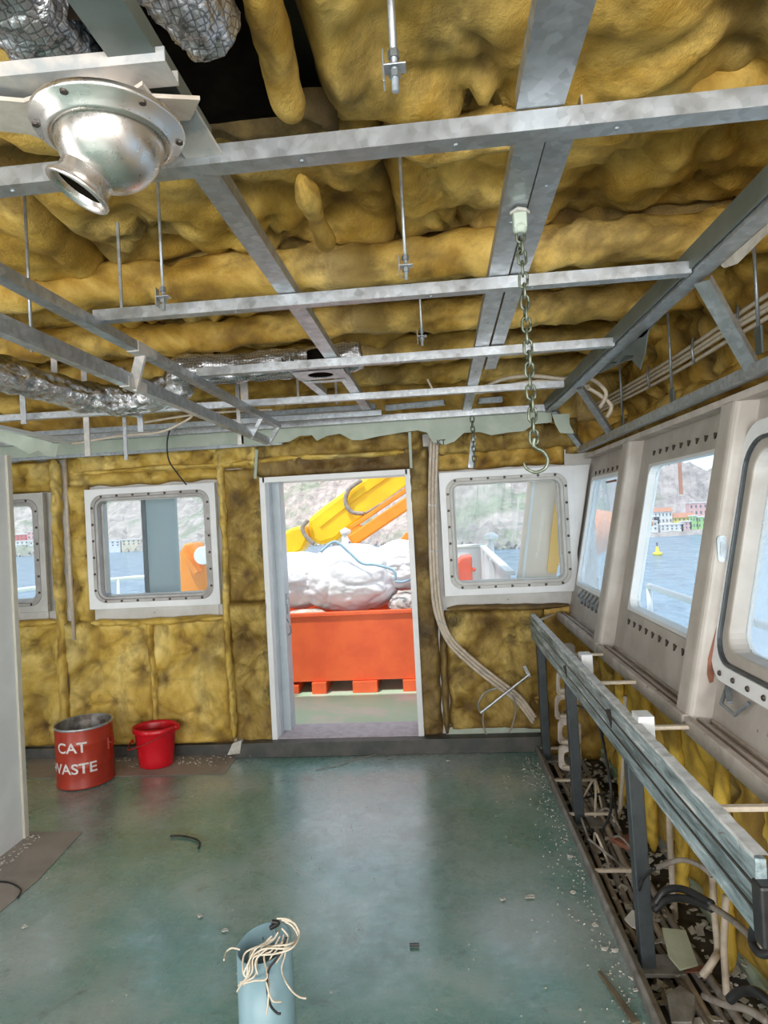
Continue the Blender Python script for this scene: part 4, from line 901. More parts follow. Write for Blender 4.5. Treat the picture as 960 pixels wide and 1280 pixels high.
# side conduits and cables in the gutter
def wire(pts, r, m, lab, name='loose_cable', n=6):
    mb = MB(); mb.tube(cat_rom(pts, n), r, 8); return tag(mb.build(name, m, smooth=True), lab, 'cable')
def G(x, y, xx): return at(x, y, X, xx)
wire([G(782, 870, .86), G(780, 940, .86), G(775, 1010, .86), (.80, G(775, 1010, .86).y-.12, .02)], .011, 'pipe_cream', 'cream conduit bending down behind the nearest dark post', 'conduit')
wire([G(836, 1000, .88), G(838, 1060, .88), G(842, 1120, .88), G(846, 1165, .88)], .013, 'pipe_cream', 'cream upright conduit right of the nearest dark post', 'conduit')
wire([G(988-80, 1120, .86), G(905, 1180, .86), G(908, 1240, .86), G(910, 1275, .86)], .012, 'pipe_cream', 'cream upright conduit under the near end of the rail', 'conduit')
wire([G(890, 1085, .86), G(893, 1140, .86), G(897, 1185, .86), G(892, 1200, .82), G(878, 1220, .78)], .012, 'pipe_cream', 'cream conduit hooking round at the foot near the frame bottom', 'conduit')
wire([G(820, 1085, .72), G(850, 1075, .78), G(875, 1082, .82), G(890, 1095, .84)], .009, 'cable_grey', 'grey cable arching from post to conduit, upper')
wire([G(705, 890, .66), G(722, 882, .68), G(745, 900, .66), G(760, 960, .64), G(764, 1010, .64), G(752, 1040, .66)], .006, 'black', 'thin black cable looping over the middle post')
wire([G(818, 1130, .66), G(832, 1113, .70), G(855, 1112, .74), G(890, 1130, .78)], .012, 'black', 'thick black cable arching beside the nearest post, upper one')
wire([G(818, 1138, .66), G(835, 1124, .70), G(860, 1124, .74), G(890, 1136, .78)], .012, 'black', 'thick black cable arching beside the nearest post, lower one')
wire([G(890, 1133, .78), G(915, 1150, .78), G(938, 1170, .76), G(950, 1185, .72)], .010, 'cable_grey', 'grey cable continuing from the black pair toward the rail end')
wire([G(818, 1085, .64), G(803, 1100, .63), G(797, 1130, .63), G(800, 1180, .63), G(802, 1215, .65)], .006, 'black', 'thin black cable curling round the nearest post')
wire([G(946, 1150, .68), G(940, 1175, .68), G(950, 1192, .68), G(968, 1190, .70)], .010, 'black', 'black cable ring hanging at the rail end')
wire([G(912, 1250, .74), G(925, 1240, .76), G(945, 1240, .78), G(965, 1255, .80)], .013, 'black', 'thick black cable arching at the bottom right corner')
wire([G(880, 1245, .74), G(905, 1255, .76), G(935, 1262, .78), G(960, 1278, .80)], .011, 'cable_grey', 'grey cable at the bottom right corner below the black arch')
wire([G(658, 770, .575), G(654, 790, .57), G(657, 820, .57), G(658, 850, .575)], .005, 'black', 'thin black wire hanging at the far end of the console rail')
for k in range(6):
    xo = .66+.035*k
    wire([(xo, 4.25, -.03), (xo+.02*math.sin(k), 3.4, -.05+.02*(k % 2)), (xo, 2.6, -.06), (xo+.02, 1.9, -.07+.02*(k % 3)), (xo, .6, -.07)], .012+.003*(k % 2), 'cable_grey' if k % 3 else 'pipe_cream', 'dusty cable lying lengthwise in the side gutter, %s from the kerb' % ['first', 'second', 'third', 'fourth', 'fifth', 'sixth'][k], n=8)
for k in range(14):
    y_ = rnd(3.0, 4.1); x_ = rnd(.64, .8); a = [(x_, y_, rnd(-.05, .0)), (x_+rnd(-.04, .08), y_-rnd(.05, .15), rnd(.0, .12)), (x_+rnd(-.02, .12), y_-rnd(.2, .35), rnd(-.05, .02))]
    mb = MB(); mb.tube(cat_rom(a, 5), .006, 6); tag(mb.build('loose_cable', ['cable_grey', 'black', 'cable_white'][k % 3], smooth=True), 'short tangled cable end in the gutter between the far and middle posts', 'cable', 'tangled cable ends in the gutter')
for i, (px, py) in enumerate(((747, 1017), (760, 1088), (700, 935), (722, 975))):
    c = at(px, py, Z, .03); mb = MB(); mb.bar((.58, c.y, .03), (.80, c.y, .03), .016, .014); tag(mb.build('gutter_bar', 'pipe_cream', bev=.002), 'short cream bar across the side gutter, %s' % ['second from the camera', 'nearest the camera', 'farthest', 'third from the camera'][i], 'bar')
# sheets, boxes in the gutter
def slab(pts, th, m, lab, name='scrap_sheet', cat='scrap'):
    mb = MB(); mb.poly(pts, th); return tag(mb.build(name, m, bev=.002), lab, cat)
c = at(848, 1190, Z, .0)
slab([at(x, y, Z, .0)+V((0, 0, dz)) for x, y, dz in ((828, 1178, .05), (858, 1178, .04), (873, 1208, .0), (850, 1214, .0), (836, 1204, .02))], (0, 0, .006), 'chip_green', 'pale green yellow curved scrap sheet beside the nearest post foot')
slab([at(x, y, Z, .02) for x, y in ((780, 1150), (790, 1138), (800, 1142), (802, 1165), (790, 1160))], (0, 0, .004), 'white_paint', 'white triangular paper scrap left of the nearest post')
slab([at(x, y, Z, .02) for x, y in ((782, 1062), (762, 1052), (792, 1046), (800, 1068))], (0, 0, .02), 'rust', 'rusty brown block in the gutter behind the kerb', 'rust_block')
slab([at(x, y, Z, -.03) for x, y in ((800, 1210), (885, 1208), (892, 1216), (806, 1218))], (0, 0, .006), 'rust', 'thin rusty strip across the gutter at the nearest post foot', 'rust_strip')
slab([at(x, y, Z, .0) for x, y in ((834, 1255), (850, 1242), (870, 1256), (866, 1290), (840, 1290))], (0, 0, .03), 'kerb_side', 'grey cylinder-like lump at the bottom of the side gutter', 'gutter_lump')
mb = MB()
for k in range(900):
    y_ = rnd(1.0, 4.25); x_ = rnd(.64, 1.0); s = rnd(.006, .026); c = V((x_, y_, -.095+rnd(0, .075))); a = rnd(0, 6.28)
    u = V((math.cos(a), math.sin(a), rnd(-.4, .4)))*s; w = V((-math.sin(a), math.cos(a), rnd(-.4, .4)))*s*.7
    mb.poly([c+u, c+w, c-u*.8, c-w*1.1], (0, 0, .004))
o = mb.build('gutter_debris', 'chip'); o['kind'] = 'stuff'; tag(o, 'paint flakes and rubble strewn in the side gutter', 'debris')
# floor debris
mb = MB()
def flake(mb, c, s, t=.003):
    a = rnd(0, 6.28); n = random.choice((4, 5, 6)); P = [V((c[0]+s*rnd(.6, 1.1)*math.cos(a+2*PI*k/n), c[1]+s*rnd(.4, .9)*math.sin(a+2*PI*k/n), .002+rnd(0, .004))) for k in range(n)]
    mb.poly(P, (0, 0, t))
for k in range(420):
    y_ = rnd(1.3, 4.2); d = abs(random.gauss(0, .05)) if k % 4 else abs(random.gauss(0, .14)); x_ = .55-d
    flake(mb, (x_, y_), rnd(.0015, .0055))
for k in range(170):
    flake(mb, (rnd(-1.9, .5), rnd(1.4, 4.2)), rnd(.0015, .0045), .002)
for k in range(160): flake(mb, (rnd(-2.7, -1.5), rnd(4.15, 4.33)), rnd(.003, .009))
for k in range(90): flake(mb, (pe.x+rnd(0, .08), rnd(2.5, pe.y)), rnd(.004, .010))
o = mb.build('floor_debris', 'chip'); o['kind'] = 'stuff'; tag(o, 'small paint flakes and grit scattered over the green floor', 'debris')
chips = [(662, 1123, 'large round pale flake'), (717, 1117, 'pale flake'), (713, 1072, 'tan flake'), (744, 1158, 'long pale flake'), (755, 1188, 'grey flake'), (768, 1190, 'grey flake'), (791, 1225, 'square grey chip'), (796, 1240, 'long pale chip'), (665, 1122, ''), (560, 952, 'white chip'), (250, 1147, 'tan ring shaped chip'), (281, 1165, 'pale oval chip'), (31, 1160, 'white chip'), (655, 963, 'long brown splinter'), (709, 1020, 'pale flake'), (628, 1126, 'tan flake')]
locs = ['in the middle right of the floor', 'by the kerb level with the grey glare', 'by the kerb near its middle', 'close to the kerb in the foreground', 'beside the kerb, left of a pair', 'beside the kerb, right of a pair', 'at the foot of the kerb near the bottom', 'along the kerb at the lower right', '', 'lying before the doorway step', 'left of the blue post', 'just left of the blue post rim', 'near the left edge of the floor', 'before the corner at the right', 'by the kerb, farther half', 'in the grey glare at right']
for (px, py, lab), lc in zip(chips, locs):
    if not lab: continue
    c = at(px, py, Z, .0); s = .020 if 'large' in lab else .012; mb = MB(); a0 = rnd(0, 6)
    mb.poly([V((c.x+s*(1+.3*math.sin(k*2.2))*math.cos(a0+k*PI/4), c.y+s*.7*(1+.3*math.cos(k*1.7))*math.sin(a0+k*PI/4), .003+.004*math.sin(k)**2)) for k in range(8)], (0, 0, .004))
    tag(mb.build('paint_chip', 'chip'), '%s %s' % (lab, lc), 'chip')
# wood strip at the lower right, curved wire on the floor, dark bits
slab([at(x, y, Z, .004) for x, y in ((747, 1216), (752, 1216), (800, 1280), (790, 1282))], (0, 0, .008), 'wood', 'thin brown wooden strip lying on the floor at the lower right', 'wooden_strip', 'strip')
mb = MB(); mb.tube(cat_rom([at(x, y, Z, .008) for x, y in ((213, 1045), (228, 1045), (242, 1048), (250, 1053), (248, 1060))], 5), .005, 6); tag(mb.build('floor_wire', 'black', smooth=True), 'short curved black wire on the green floor at the left', 'wire')
mb = MB(); mb.tube(cat_rom([at(x, y, Z, .006) for x, y in ((395, 962), (425, 956), (445, 949), (470, 943))], 5), .003, 6); tag(mb.build('floor_wire', 'cable_grey', smooth=True), 'thin curved wire on the floor in front of the doorway', 'wire')
mb = MB(); mb.tube([at(512, 1181, Z, .008), at(524, 1181, Z, .008)], .006, 6); tag(mb.build('rubber_stub', 'black'), 'tiny black rubber stub on the floor right of the blue post', 'stub')
mb = MB(); mb.tube(cat_rom([at(x, y, Z, .006) for x, y in ((0, 1102), (14, 1104), (26, 1112), (22, 1122))], 5), .004, 6); tag(mb.build('floor_wire', 'black', smooth=True), 'short black wire at the left edge of the floor', 'wire')
# gravel heap at door corner
slab([at(290, 930, Y, YB-.1), at(302, 925, Y, YB-.1), at(300, 942, Y, YB-.1), at(284, 944, Y, YB-.1)], (0, .05, 0), 'chip', 'lump of broken screed at the left end of the door kerb', 'screed_lump')

# sunglasses on the sill
sg = thing('sunglasses', (.815, 2.05, .885), 'black wraparound sunglasses lying on the near window sill', 'sunglasses')
gl = at(893, 892, Z, .90); gx, gy = gl.x+.012, gl.y
mb = MB()
for s_, cy in ((0, gy+.028), (1, gy-.042)):
    rr = rrect(.058, .036, .016, 4); mb.poly([V((gx+.010*((a/.03)**2)+0*s_, cy+a, .905+b)) for a, b in rr], (.004, 0, 0))
mb.build('lens', 'shine_black', sg, bev=.001)
mb = MB(); mb.tube(cat_rom([(gx+.012, gy+.058, .915), (gx, gy+.03, .921), (gx-.002, gy-.007, .917), (gx, gy-.045, .921), (gx+.012, gy-.072, .915)], 5), .0035, 6)
for yy_ in (gy+.058, gy-.072): mb.tube(cat_rom([(gx+.012, yy_, .915), (gx+.05, yy_*1-.005, .912), (gx+.075, yy_-.012, .893)], 4), .0035, 6)
mb.build('glasses_frame', 'shine_black', sg, smooth=True)

# ================================================================ WASTE CAN
cc = at(98, 984, Z, 0); cr_ = .172; cc = V((cc.x-.01, cc.y+.11, 0)); chh = .378
can = thing('waste_can', cc, 'worn red metal can stencilled CAT WASTE in white', 'can')
mb = MB(); mb.lathe([(0, .012), (cr_-.004, .012), (cr_, .004), (cr_+.003, .008), (cr_, .016), (cr_, .13), (cr_+.002, .135), (cr_, .14), (cr_, .27), (cr_+.002, .275), (cr_, .28), (cr_, chh-.012)], cc, 64); cbod = mb.build('can_body', 'can_red', can, smooth=True)
mb = MB(); mb.lathe([(cr_-.005, chh-.004), (cr_-.005, .02), (0, .018)], cc, 64); mb.build('can_lining', 'can_inside', can, smooth=True)
mb = MB(); mb.lathe([(cr_-.005, chh-.012), (cr_-.003, chh), (cr_+.003, chh+.001), (cr_+.005, chh-.006), (cr_+.002, chh-.014)], cc, 64); mb.build('can_rim', 'galv', can, smooth=True)
def bend_text(s, size, ang0, zb, bold=.0):
    vs, fs = text_mesh(s, size); mb = MB(); rr = cr_+.0025
    # subdivide by bmesh for curvature
    me = bpy.data.meshes.new('t'); me.from_pydata(vs, [], fs); bm = bmesh.new(); bm.from_mesh(me)
    bmesh.ops.subdivide_edges(bm, edges=[e for e in bm.edges if e.calc_length() > .02], cuts=3); bmesh.ops.triangulate(bm, faces=bm.faces)
    P = [v.co.copy() for v in bm.verts]; FF = [tuple(v.index for v in f.verts) for f in bm.faces]; bm.free(); bpy.data.meshes.remove(me)
    out = []
    for p in P:
        a = ang0+p.x*1.12/rr; out.append((cc.x+rr*math.cos(a), cc.y+rr*math.sin(a), zb+p.y))
    mb.add(out, FF); return mb
vw = math.atan2(-cc.y, -cc.x)   # direction facing the camera
a_c = vw-.118/cr_*1.0
bend_text('CAT', .088, vw-.180/cr_, .235).build('lettering', 'stencil', cbod, fix=False)
bend_text('WASTE', .088, vw-.252/cr_, .105).build('lettering', 'stencil', cbod, fix=False)
ha = vw+1.05
mb = MB(); hp_ = [(cc.x+(cr_+o_)*math.cos(ha+d_), cc.y+(cr_+o_)*math.sin(ha+d_), z_) for d_, o_, z_ in ((-.14, .0, .255), (-.14, .018, .25), (-.02, .022, .235), (.12, .018, .235), (.14, .0, .25))]
mb.tube(hp_, .006, 8)
for d_ in (-.14, .14):
    mb.box(cc.x+(cr_+.002)*math.cos(ha+d_)-.010, cc.x+(cr_+.002)*math.cos(ha+d_)+.010, cc.y+cr_*math.sin(ha+d_)-.012, cc.y+cr_*math.sin(ha+d_)+.006, .21, .28)
mb.build('handle', 'can_red', can, bev=.001)

# ================================================================ BUCKET
bc_ = at(192, 963, Z, 0); bc_ = V((bc_.x-.02, bc_.y+.09, 0)); h_ = .27
bk = thing('plastic_bucket', bc_, 'bright red oval plastic bucket on the floor right of the can', 'bucket')
def oval(r, z, spout=0):
    out = []
    for k in range(56):
        a = 2*PI*k/56; e = 1+.16*spout*math.exp(-((math.atan2(math.sin(a-.15), math.cos(a-.15)))/.22)**2)
        out.append(V((bc_.x+r*.96*math.cos(a)*e, bc_.y+r*.78*math.sin(a), z)))
    return out
prof = [(0.001, .012, 0), (.100, .012, 0), (.112, .004, 0), (.118, .010, 0), (.122, .05, 0), (.140, h_-.045, .2), (.142, h_-.040, .4), (.146, h_-.010, 1), (.154, h_, 1), (.158, h_-.004, 1), (.154, h_-.03, 1), (.152, h_-.031, 1)]
mb = MB()
rings = [oval(r, z, s) for r, z, s in prof[:6]]+[oval(.145, h_-.04, .5), oval(.152, h_-.035, .9), oval(.155, h_-.03, 1), oval(.156, h_, 1), oval(.148, h_+.001, 1), oval(.144, h_-.02, .8), oval(.134, h_-.06, .2), oval(.116, .05, 0), oval(.105, .018, 0), oval(.001, .016, 0)]
for r_ in rings: mb.v += r_
for i in range(len(rings)-1):
    for k in range(56): mb.f.append((i*56+k, i*56+(k+1) % 56, (i+1)*56+(k+1) % 56, (i+1)*56+k))
mb.build('bucket_body', 'red_plastic', bk, smooth=True)
mb = MB(); mb.tube(cat_rom([bc_+V((-.162, -.02, .165)), bc_+V((-.13, -.13, .155)), bc_+V((-.02, -.165, .19)), bc_+V((.10, -.12, .235)), bc_+V((.155, -.01, .262))], 8), .004, 8); mb.build('bail_handle', mat('dark_red_wire', (.40, .01, .015), (.3, .01, .01), .4), bk, smooth=True)
for s_ in (-1, 1):
    mb = MB(); mb.lathe([(0, -.006), (.012, -.006), (.012, .006), (0, .006)], bc_+V((s_*.156, -.015, .170 if s_ < 0 else .26)), 12, Matrix.Rotation(PI/2, 3, 'Y')); mb.build('handle_lug', 'red_plastic', bk, smooth=False)

# ================================================================ BLUE POST WITH WIRES
pc = at(330, 1178, Z, .52); pr_ = .070
po = thing('cable_post', (pc.x, pc.y, 0), 'pale blue open steel tube post standing in the foreground, spilling cream wires', 'post')
ctr = V((pc.x, pc.y, 0))
mb = MB(); seg = 64
def top_z(a): return .52+.012*math.cos(a-.9)
for k in range(seg):
    a = 2*PI*k/seg; notch = .03 if 1.1 < a < 1.45 else 0
    for r, z in ((pr_*1.09, 0), (pr_*1.05, .26), (pr_, top_z(a)-notch), (pr_-.004, top_z(a)-notch), (pr_-.004, .2), (0.001, .19)):
        mb.v.append(ctr+V((r*math.cos(a), r*math.sin(a), z)))
for k in range(seg):
    for j in range(5): mb.f.append((k*6+j, ((k+1) % seg)*6+j, ((k+1) % seg)*6+j+1, k*6+j+1))
mb.build('tube', 'blue_post', po, smooth=True, fix=True)
for a, z in ((1.9, .49), (2.9, .47), (3.6, .492)):
    mb = MB(); mb.lathe([(0, 0), (.005, 0)], ctr+V(((pr_-.0045)*math.cos(a), (pr_-.0045)*math.sin(a), z)), 10, Matrix.Rotation(PI/2, 3, 'Y')@Matrix.Rotation(0, 3, 'Z')); mb.build('bolt_hole', 'black', po)
def PW(x, y, dy=0): return at(x, y, Y, pc.y-pr_+dy)
W = [[(356, 1152), (366, 1158), (372, 1172), (360, 1185), (330, 1186), (312, 1200), (308, 1222), (298, 1232)],
     [(346, 1148), (362, 1150), (374, 1165), (366, 1184), (345, 1192), (318, 1196), (315, 1215), (302, 1230), (296, 1240)],
     [(352, 1160), (360, 1172), (345, 1182), (322, 1184), (310, 1205), (304, 1218)],
     [(340, 1170), (330, 1180), (322, 1196), (318, 1220), (300, 1228)],
     [(350, 1170), (340, 1188), (330, 1195), (334, 1222), (318, 1226), (300, 1230)],
     [(355, 1168), (350, 1182), (337, 1200), (333, 1225), (340, 1250), (352, 1252)],
     [(358, 1170), (354, 1190), (338, 1215), (336, 1238), (335, 1255), (333, 1268)],
     [(360, 1172), (356, 1195), (352, 1212), (360, 1232), (372, 1245), (383, 1248)],
     [(300, 1187), (290, 1185), (283, 1190), (280, 1200)],
     [(345, 1172), (325, 1182), (306, 1192), (304, 1215), (310, 1224)],
     [(352, 1150), (368, 1154), (373, 1170), (362, 1180), (338, 1184), (320, 1200), (322, 1218)],
     [(348, 1165), (338, 1178), (315, 1188), (312, 1212), (305, 1232)]]
for k, w in enumerate(W):
    pts = [PW(x, y, -.012-.012*noise.noise(V((k*3.1, i*.9, 0)))-(.01 if i > 2 else -.03)) for i, (x, y) in enumerate(w)]
    mb = MB(); mb.tube(cat_rom(pts, 6), .0023, 7); tag(mb.build('spilled_wire', 'cable_white', smooth=True), 'thin cream wire spilling over the rim of the blue post', 'wire', 'cream wires spilling from the blue post')
for k, w in enumerate([[(358, 1172), (348, 1195), (336, 1212), (334, 1235), (338, 1256), (346, 1266), (351, 1267)], [(340, 1152), (348, 1154), (338, 1160)]]):
    mb = MB(); mb.tube(cat_rom([PW(x, y, -.018) if k == 0 else PW(x, y, .09) for i, (x, y) in enumerate(w)], 6), .003 if k == 0 else .006, 7); tag(mb.build('spilled_wire', 'black', smooth=True), ['thin black wire among the cream wires on the blue post', 'stubby black cable end inside the rim of the blue post'][k], 'wire')

# ================================================================ OUTSIDE
mb = MB(); mb.box(-7, 1.9, YP+.06, 13, -.10, -.03); mb.box(1.0, 1.9, -4, YP+.06, -.10, -.03); struct(mb.build('floor_deck', 'deck_out'))
mb = MB(); mb.add([(-1500, -300, -6), (1500, -300, -6), (1500, 1500, -6), (-1500, 1500, -6)], [(0, 1, 2, 3)])
o = mb.build('sea', 'sea', fix=False); o['kind'] = 'structure'
# orange skip
s0 = at(445, 866, Z, -.03); sy = s0.y; st_ = at(445, 764, Y, sy).z
sk = thing('waste_skip', (-.8, sy+.5, -.03), 'orange steel skip on the deck outside the doorway', 'skip')
sx0, sx1 = -2.0, .25
mb = MB()
def frus(mb, x0, x1, y0, y1, z0, X0, X1, Y0, Y1, z1):
    mb.add([(x0, y0, z0), (x1, y0, z0), (x1, y1, z0), (x0, y1, z0), (X0, Y0, z1), (X1, Y0, z1), (X1, Y1, z1), (X0, Y1, z1)], [(0, 1, 5, 4), (1, 2, 6, 5), (2, 3, 7, 6), (3, 0, 4, 7), (3, 2, 1, 0)])
frus(mb, sx0+.05, sx1-.05, sy+.03, sy+1.2, .08, sx0, sx1, sy, sy+1.25, st_-.03); frus(mb, sx0+.07, sx1-.07, sy+.05, sy+1.18, .10, sx0+.02, sx1-.02, sy+.02, sy+1.23, st_-.03)
mb.build('skip_body', 'orange', sk, fix=False)
mb = MB(); ring(mb, [(sx0-.02, sy-.02), (sx1+.02, sy-.02), (sx1+.02, sy+1.27), (sx0-.02, sy+1.27)], [(sx0+.04, sy+.04), (sx1-.04, sy+.04), (sx1-.04, sy+1.2), (sx0+.04, sy+1.2)], lambda u, v, t: V((u, v, t)), st_-.035, st_); mb.build('skip_rim', 'orange', sk, bev=.005)
for px0, px1 in ((390, 408), (441, 472), (504, 521)):
    a = at(px0, 860, Y, sy).x; b = at(px1, 860, Y, sy).x; mb = MB(); mb.box(a, b, sy-.01, sy+1.1, -.03, .075); mb.build('foot', 'orange', sk, bev=.004)
a = at(370, 860, Y, sy).x; mb = MB(); mb.box(a-.5, a+.02, sy+.02, sy+1.1, -.03, .05); mb.build('foot', 'orange', sk, bev=.004)
# white bulk bags
def bag(name, c, rx, ry, rz, seed, lab, seams=()):
    t = thing(name, (c[0], c[1], c[2]-rz), lab, 'bag'); bm = bmesh.new(); bmesh.ops.create_icosphere(bm, subdivisions=6, radius=1); mb = MB()
    for v in bm.verts:
        d = v.co.normalized(); sq = 1/max(abs(d.x)**3+abs(d.y)**3+abs(d.z)**3, 1e-6)**(1/3)
        hh = crease_h(d*1.2+V((seed, 0, 0)), .9, .3); h2 = noise.fractal(d*1.6+V((seed, 3, 1)), 1.1, 2.1, 4); h3 = crease_h(d*1.0+V((0, seed, 0)), .4, .6)
        k = (.55+.45*sq*.9)*(.94+.07*hh+.07*h2+.02*h3); mb.v.append(V((c[0]+d.x*rx*k, c[1]+d.y*ry*k, c[2]+d.z*rz*k)))
    mb.f = [tuple(v.index for v in f.verts) for f in bm.faces]; bm.free(); mb.build('bag_body', 'bag', t, smooth=True, fix=False)
    for s in seams:
        m2 = MB(); m2.tube(cat_rom([at(x, y, Y, c[1]-ry*.93) for x, y in s], 6), .014, 6); m2.build('seam', 'bag_blue', t, smooth=True)
    return t
yb2 = sy+.55
def bxy(px, py): p = at(px, py, Y, yb2); return p
p1 = bxy(440, 722); p2 = bxy(492, 710); p3 = bxy(385, 725)
bag('bulk_bag', (p1.x, yb2, p1.z), .52, .55, .36, 3, 'big white woven bag with blue seams heaped in the middle of the skip', [[(401, 690), (418, 677), (436, 690), (452, 704), (470, 706), (492, 713), (494, 725)]])
bag('bulk_bag', (p2.x+.15, yb2+.12, p2.z+.02), .42, .5, .28, 8, 'smaller white woven bag with a blue seam at the skip right end', [[(494, 727), (505, 727), (516, 722)]])
bag('bulk_bag', (p3.x-.12, yb2+.05, p3.z), .40, .5, .30, 14, 'white woven bag slumped at the left end of the skip')
p4 = at(505, 755, Y, sy+.3); bag('rubbish_sack', (p4.x, sy+.28, p4.z-.02), .16, .18, .15, 21, 'crumpled grey plastic sack at the skip right corner')
p5 = at(385, 765, Y, sy+.25); bag('rubbish_sack', (p5.x, sy+.2, p5.z-.03), .22, .14, .07, 25, 'tan paper sack peeking over the skip rim at the left')
for o in bpy.data.objects:
    if o.name.startswith('bag_body') and o.parent and o.parent.name.startswith('rubbish_sack'):
        o.data.materials.clear(); o.data.materials.append(M['plastic_clear'] if o.parent.location.x > -.6 else M['board'])
# crane
cy = 8.6
cr = thing('deck_crane', (0, cy, 0), 'yellow folding deck crane boom rising behind the skip', 'crane')
def C(x, y, dy=0): return at(x, y, Y, cy+dy)
mb = MB(); P = [C(384, 649), (C(405, 632)), C(452, 598), C(560, 530), C(600, 560), C(512, 609), C(478, 634), C(436, 662), C(420, 676), C(400, 682), C(388, 676)]
mb.poly(P, (0, .42, 0)); mb.build('boom', 'crane_yellow', cr, bev=.06)
mb = MB(); mb.poly([C(398, 655, -.02), C(440, 622, -.02), C(540, 552, -.02), C(542, 556, -.02), C(442, 626, -.02), C(400, 659, -.02)], (0, .03, 0)); mb.build('boom_rib', 'crane_yellow', cr)
mb = MB(); mb.poly([C(300, 720), C(330, 680), (C(364, 660)), C(380, 656), C(386, 672), C(378, 688), C(355, 702), C(320, 740)], (0, .40, 0)); mb.build('knuckle', 'crane_yellow', cr, bev=.04)
mb = MB(); a, b = C(440, 676, -.1), C(600, 568, -.1); mb.bar(a, b, .16, .19, (0, 1, 0)); mb.build('lower_arm', 'crane_orange', cr, bev=.02)
mb = MB(); a, b = C(438, 660, -.16), C(600, 550, -.16); mb.bar(a, b, .06, .05, (0, 1, 0)); mb.build('ram', 'crane_orange', cr, bev=.01)
mb = MB(); mb.poly([C(436, 660, -.18), C(448, 656, -.18), C(458, 664, -.18), C(452, 676, -.18), C(440, 680, -.18), C(434, 670, -.18)], (0, .3, 0)); mb.build('pivot_block', 'crane_orange', cr, bev=.02)
for pts in ([(452, 600), (436, 612), (432, 628), (440, 640), (455, 642)], [(385, 650), (378, 660), (384, 672), (393, 680)], [(456, 642), (480, 628), (500, 614), (530, 594)]):
    mb = MB(); mb.tube(cat_rom([C(x, y, -.06) for x, y in pts], 6), .03 if pts[0][0] != 456 else .018, 10); mb.build('hose', 'cable_grey', cr, smooth=True)
mb = MB(); a = C(432, 684, -.6); mb.tube([(a.x, a.y, 0), (a.x, a.y, C(432, 664, -.6).z)], .04, 10); mb.lathe([(0, 0), (.06, 0), (.07, .05), (0, .09)], C(432, 668, -.6), 12); tag(mb.build('bollard_post', 'white_rail', smooth=True), 'short white post behind the bags under the crane arm', 'post')
# small orange bracket right of door view
mb = MB(); mb.bar(at(498, 686, Y, 7.6), at(512, 668, Y, 7.6), .10, .06, (0, 1, 0)); mb.bar(at(505, 676, Y, 7.6), at(516, 690, Y, 7.6), .08, .05, (0, 1, 0)); tag(mb.build('orange_bracket', 'crane_orange', bev=.01), 'small orange bracket beside the bags at the right of the doorway view', 'bracket')
# grey pillar outside left window and orange machinery
p = at(200, 680, Y, 5.0)
gp_ = thing('deck_pillar', (p.x, 5.0, 0), 'broad blue grey pillar outside the left window', 'pillar')
mb = MB(); xa, xb = at(184, 680, Y, 5).x, at(222, 680, Y, 5).x; mb.box(xa, xb, 5.0, 5.03, -.03, 2.4); mb.build('pillar_body', 'pillar_grey', gp_, bev=.004)
mb = MB(); mb.box(at(179, 680, Y, 5).x, xa, 4.99, 5.03, -.03, 2.4); e_ = mb.build('dark_edge', 'dark_steel', gp_)
om = thing('winch', (-2.6, 8.3, 0), 'orange deck winch housing seen right of the pillar through the left window', 'winch')
def Wp(x, y): return at(x, y, Y, 8.3)
mb = MB(); mb.poly([Wp(224, 790), Wp(224, 690), Wp(230, 680), Wp(240, 678), (Wp(246, 690)), Wp(256, 706), Wp(258, 790)], (0, .4, 0)); mb.build('housing', 'crane_orange', om, bev=.03)
mb = MB(); mb.lathe([(0, -.12), (.12, -.12), (.12, .12), (0, .12)], Wp(257, 694), 16, Matrix.Rotation(PI/2, 3, 'X')); mb.build('drum', 'white_rail', om, bev=.01)
mb = MB(); mb.bar(Wp(232, 690), Wp(250, 715), .06, .3, (0, 1, 0)); mb.build('arm', 'crane_orange', om)
def railing(P, zt, lab, nposts, zb=0, mid=.5):
    t = thing('railing', V((P[0][0], P[0][1], zb)), lab, 'railing')
    mb = MB(); mb.tube([V((x, y, zt)) for x, y in P], .026, 10); mb.build('top_rail', 'white_rail', t, smooth=True)
    mb = MB(); mb.tube([V((x, y, zt-.38)) for x, y in P], .018, 8); mb.build('mid_rail', 'white_rail', t, smooth=True)
    L = [0]
    for i in range(len(P)-1): L.append(L[-1]+math.dist(P[i], P[i+1]))
    for k in range(nposts):
        s = L[-1]*k/(nposts-1); i = max(j for j in range(len(L)-1) if L[j] <= s+1e-9); f_ = (s-L[i])/(L[i+1]-L[i]); x = P[i][0]+(P[i+1][0]-P[i][0])*f_; y = P[i][1]+(P[i+1][1]-P[i][1])*f_
        mb = MB(); mb.tube([(x, y, -.03), (x, y, zt)], .024, 8); mb.build('stanchion', 'white_rail', t, smooth=True)
    return t
railing([(-6.6, 6.0), (-5.2, 8.8), (-4.6, 9.3), (-1.9, 9.3)], at(160, 722, Y, 9.3).z, 'white deck railing outside the left windows', 10)
c1 = at(795, 727, X, 1.75); c2 = at(868, 752, X, 1.75)
railing([(1.75, 5.6), (1.75, -2)], (c1.z+c2.z)/2, 'white deck railing outside the side windows', 7)
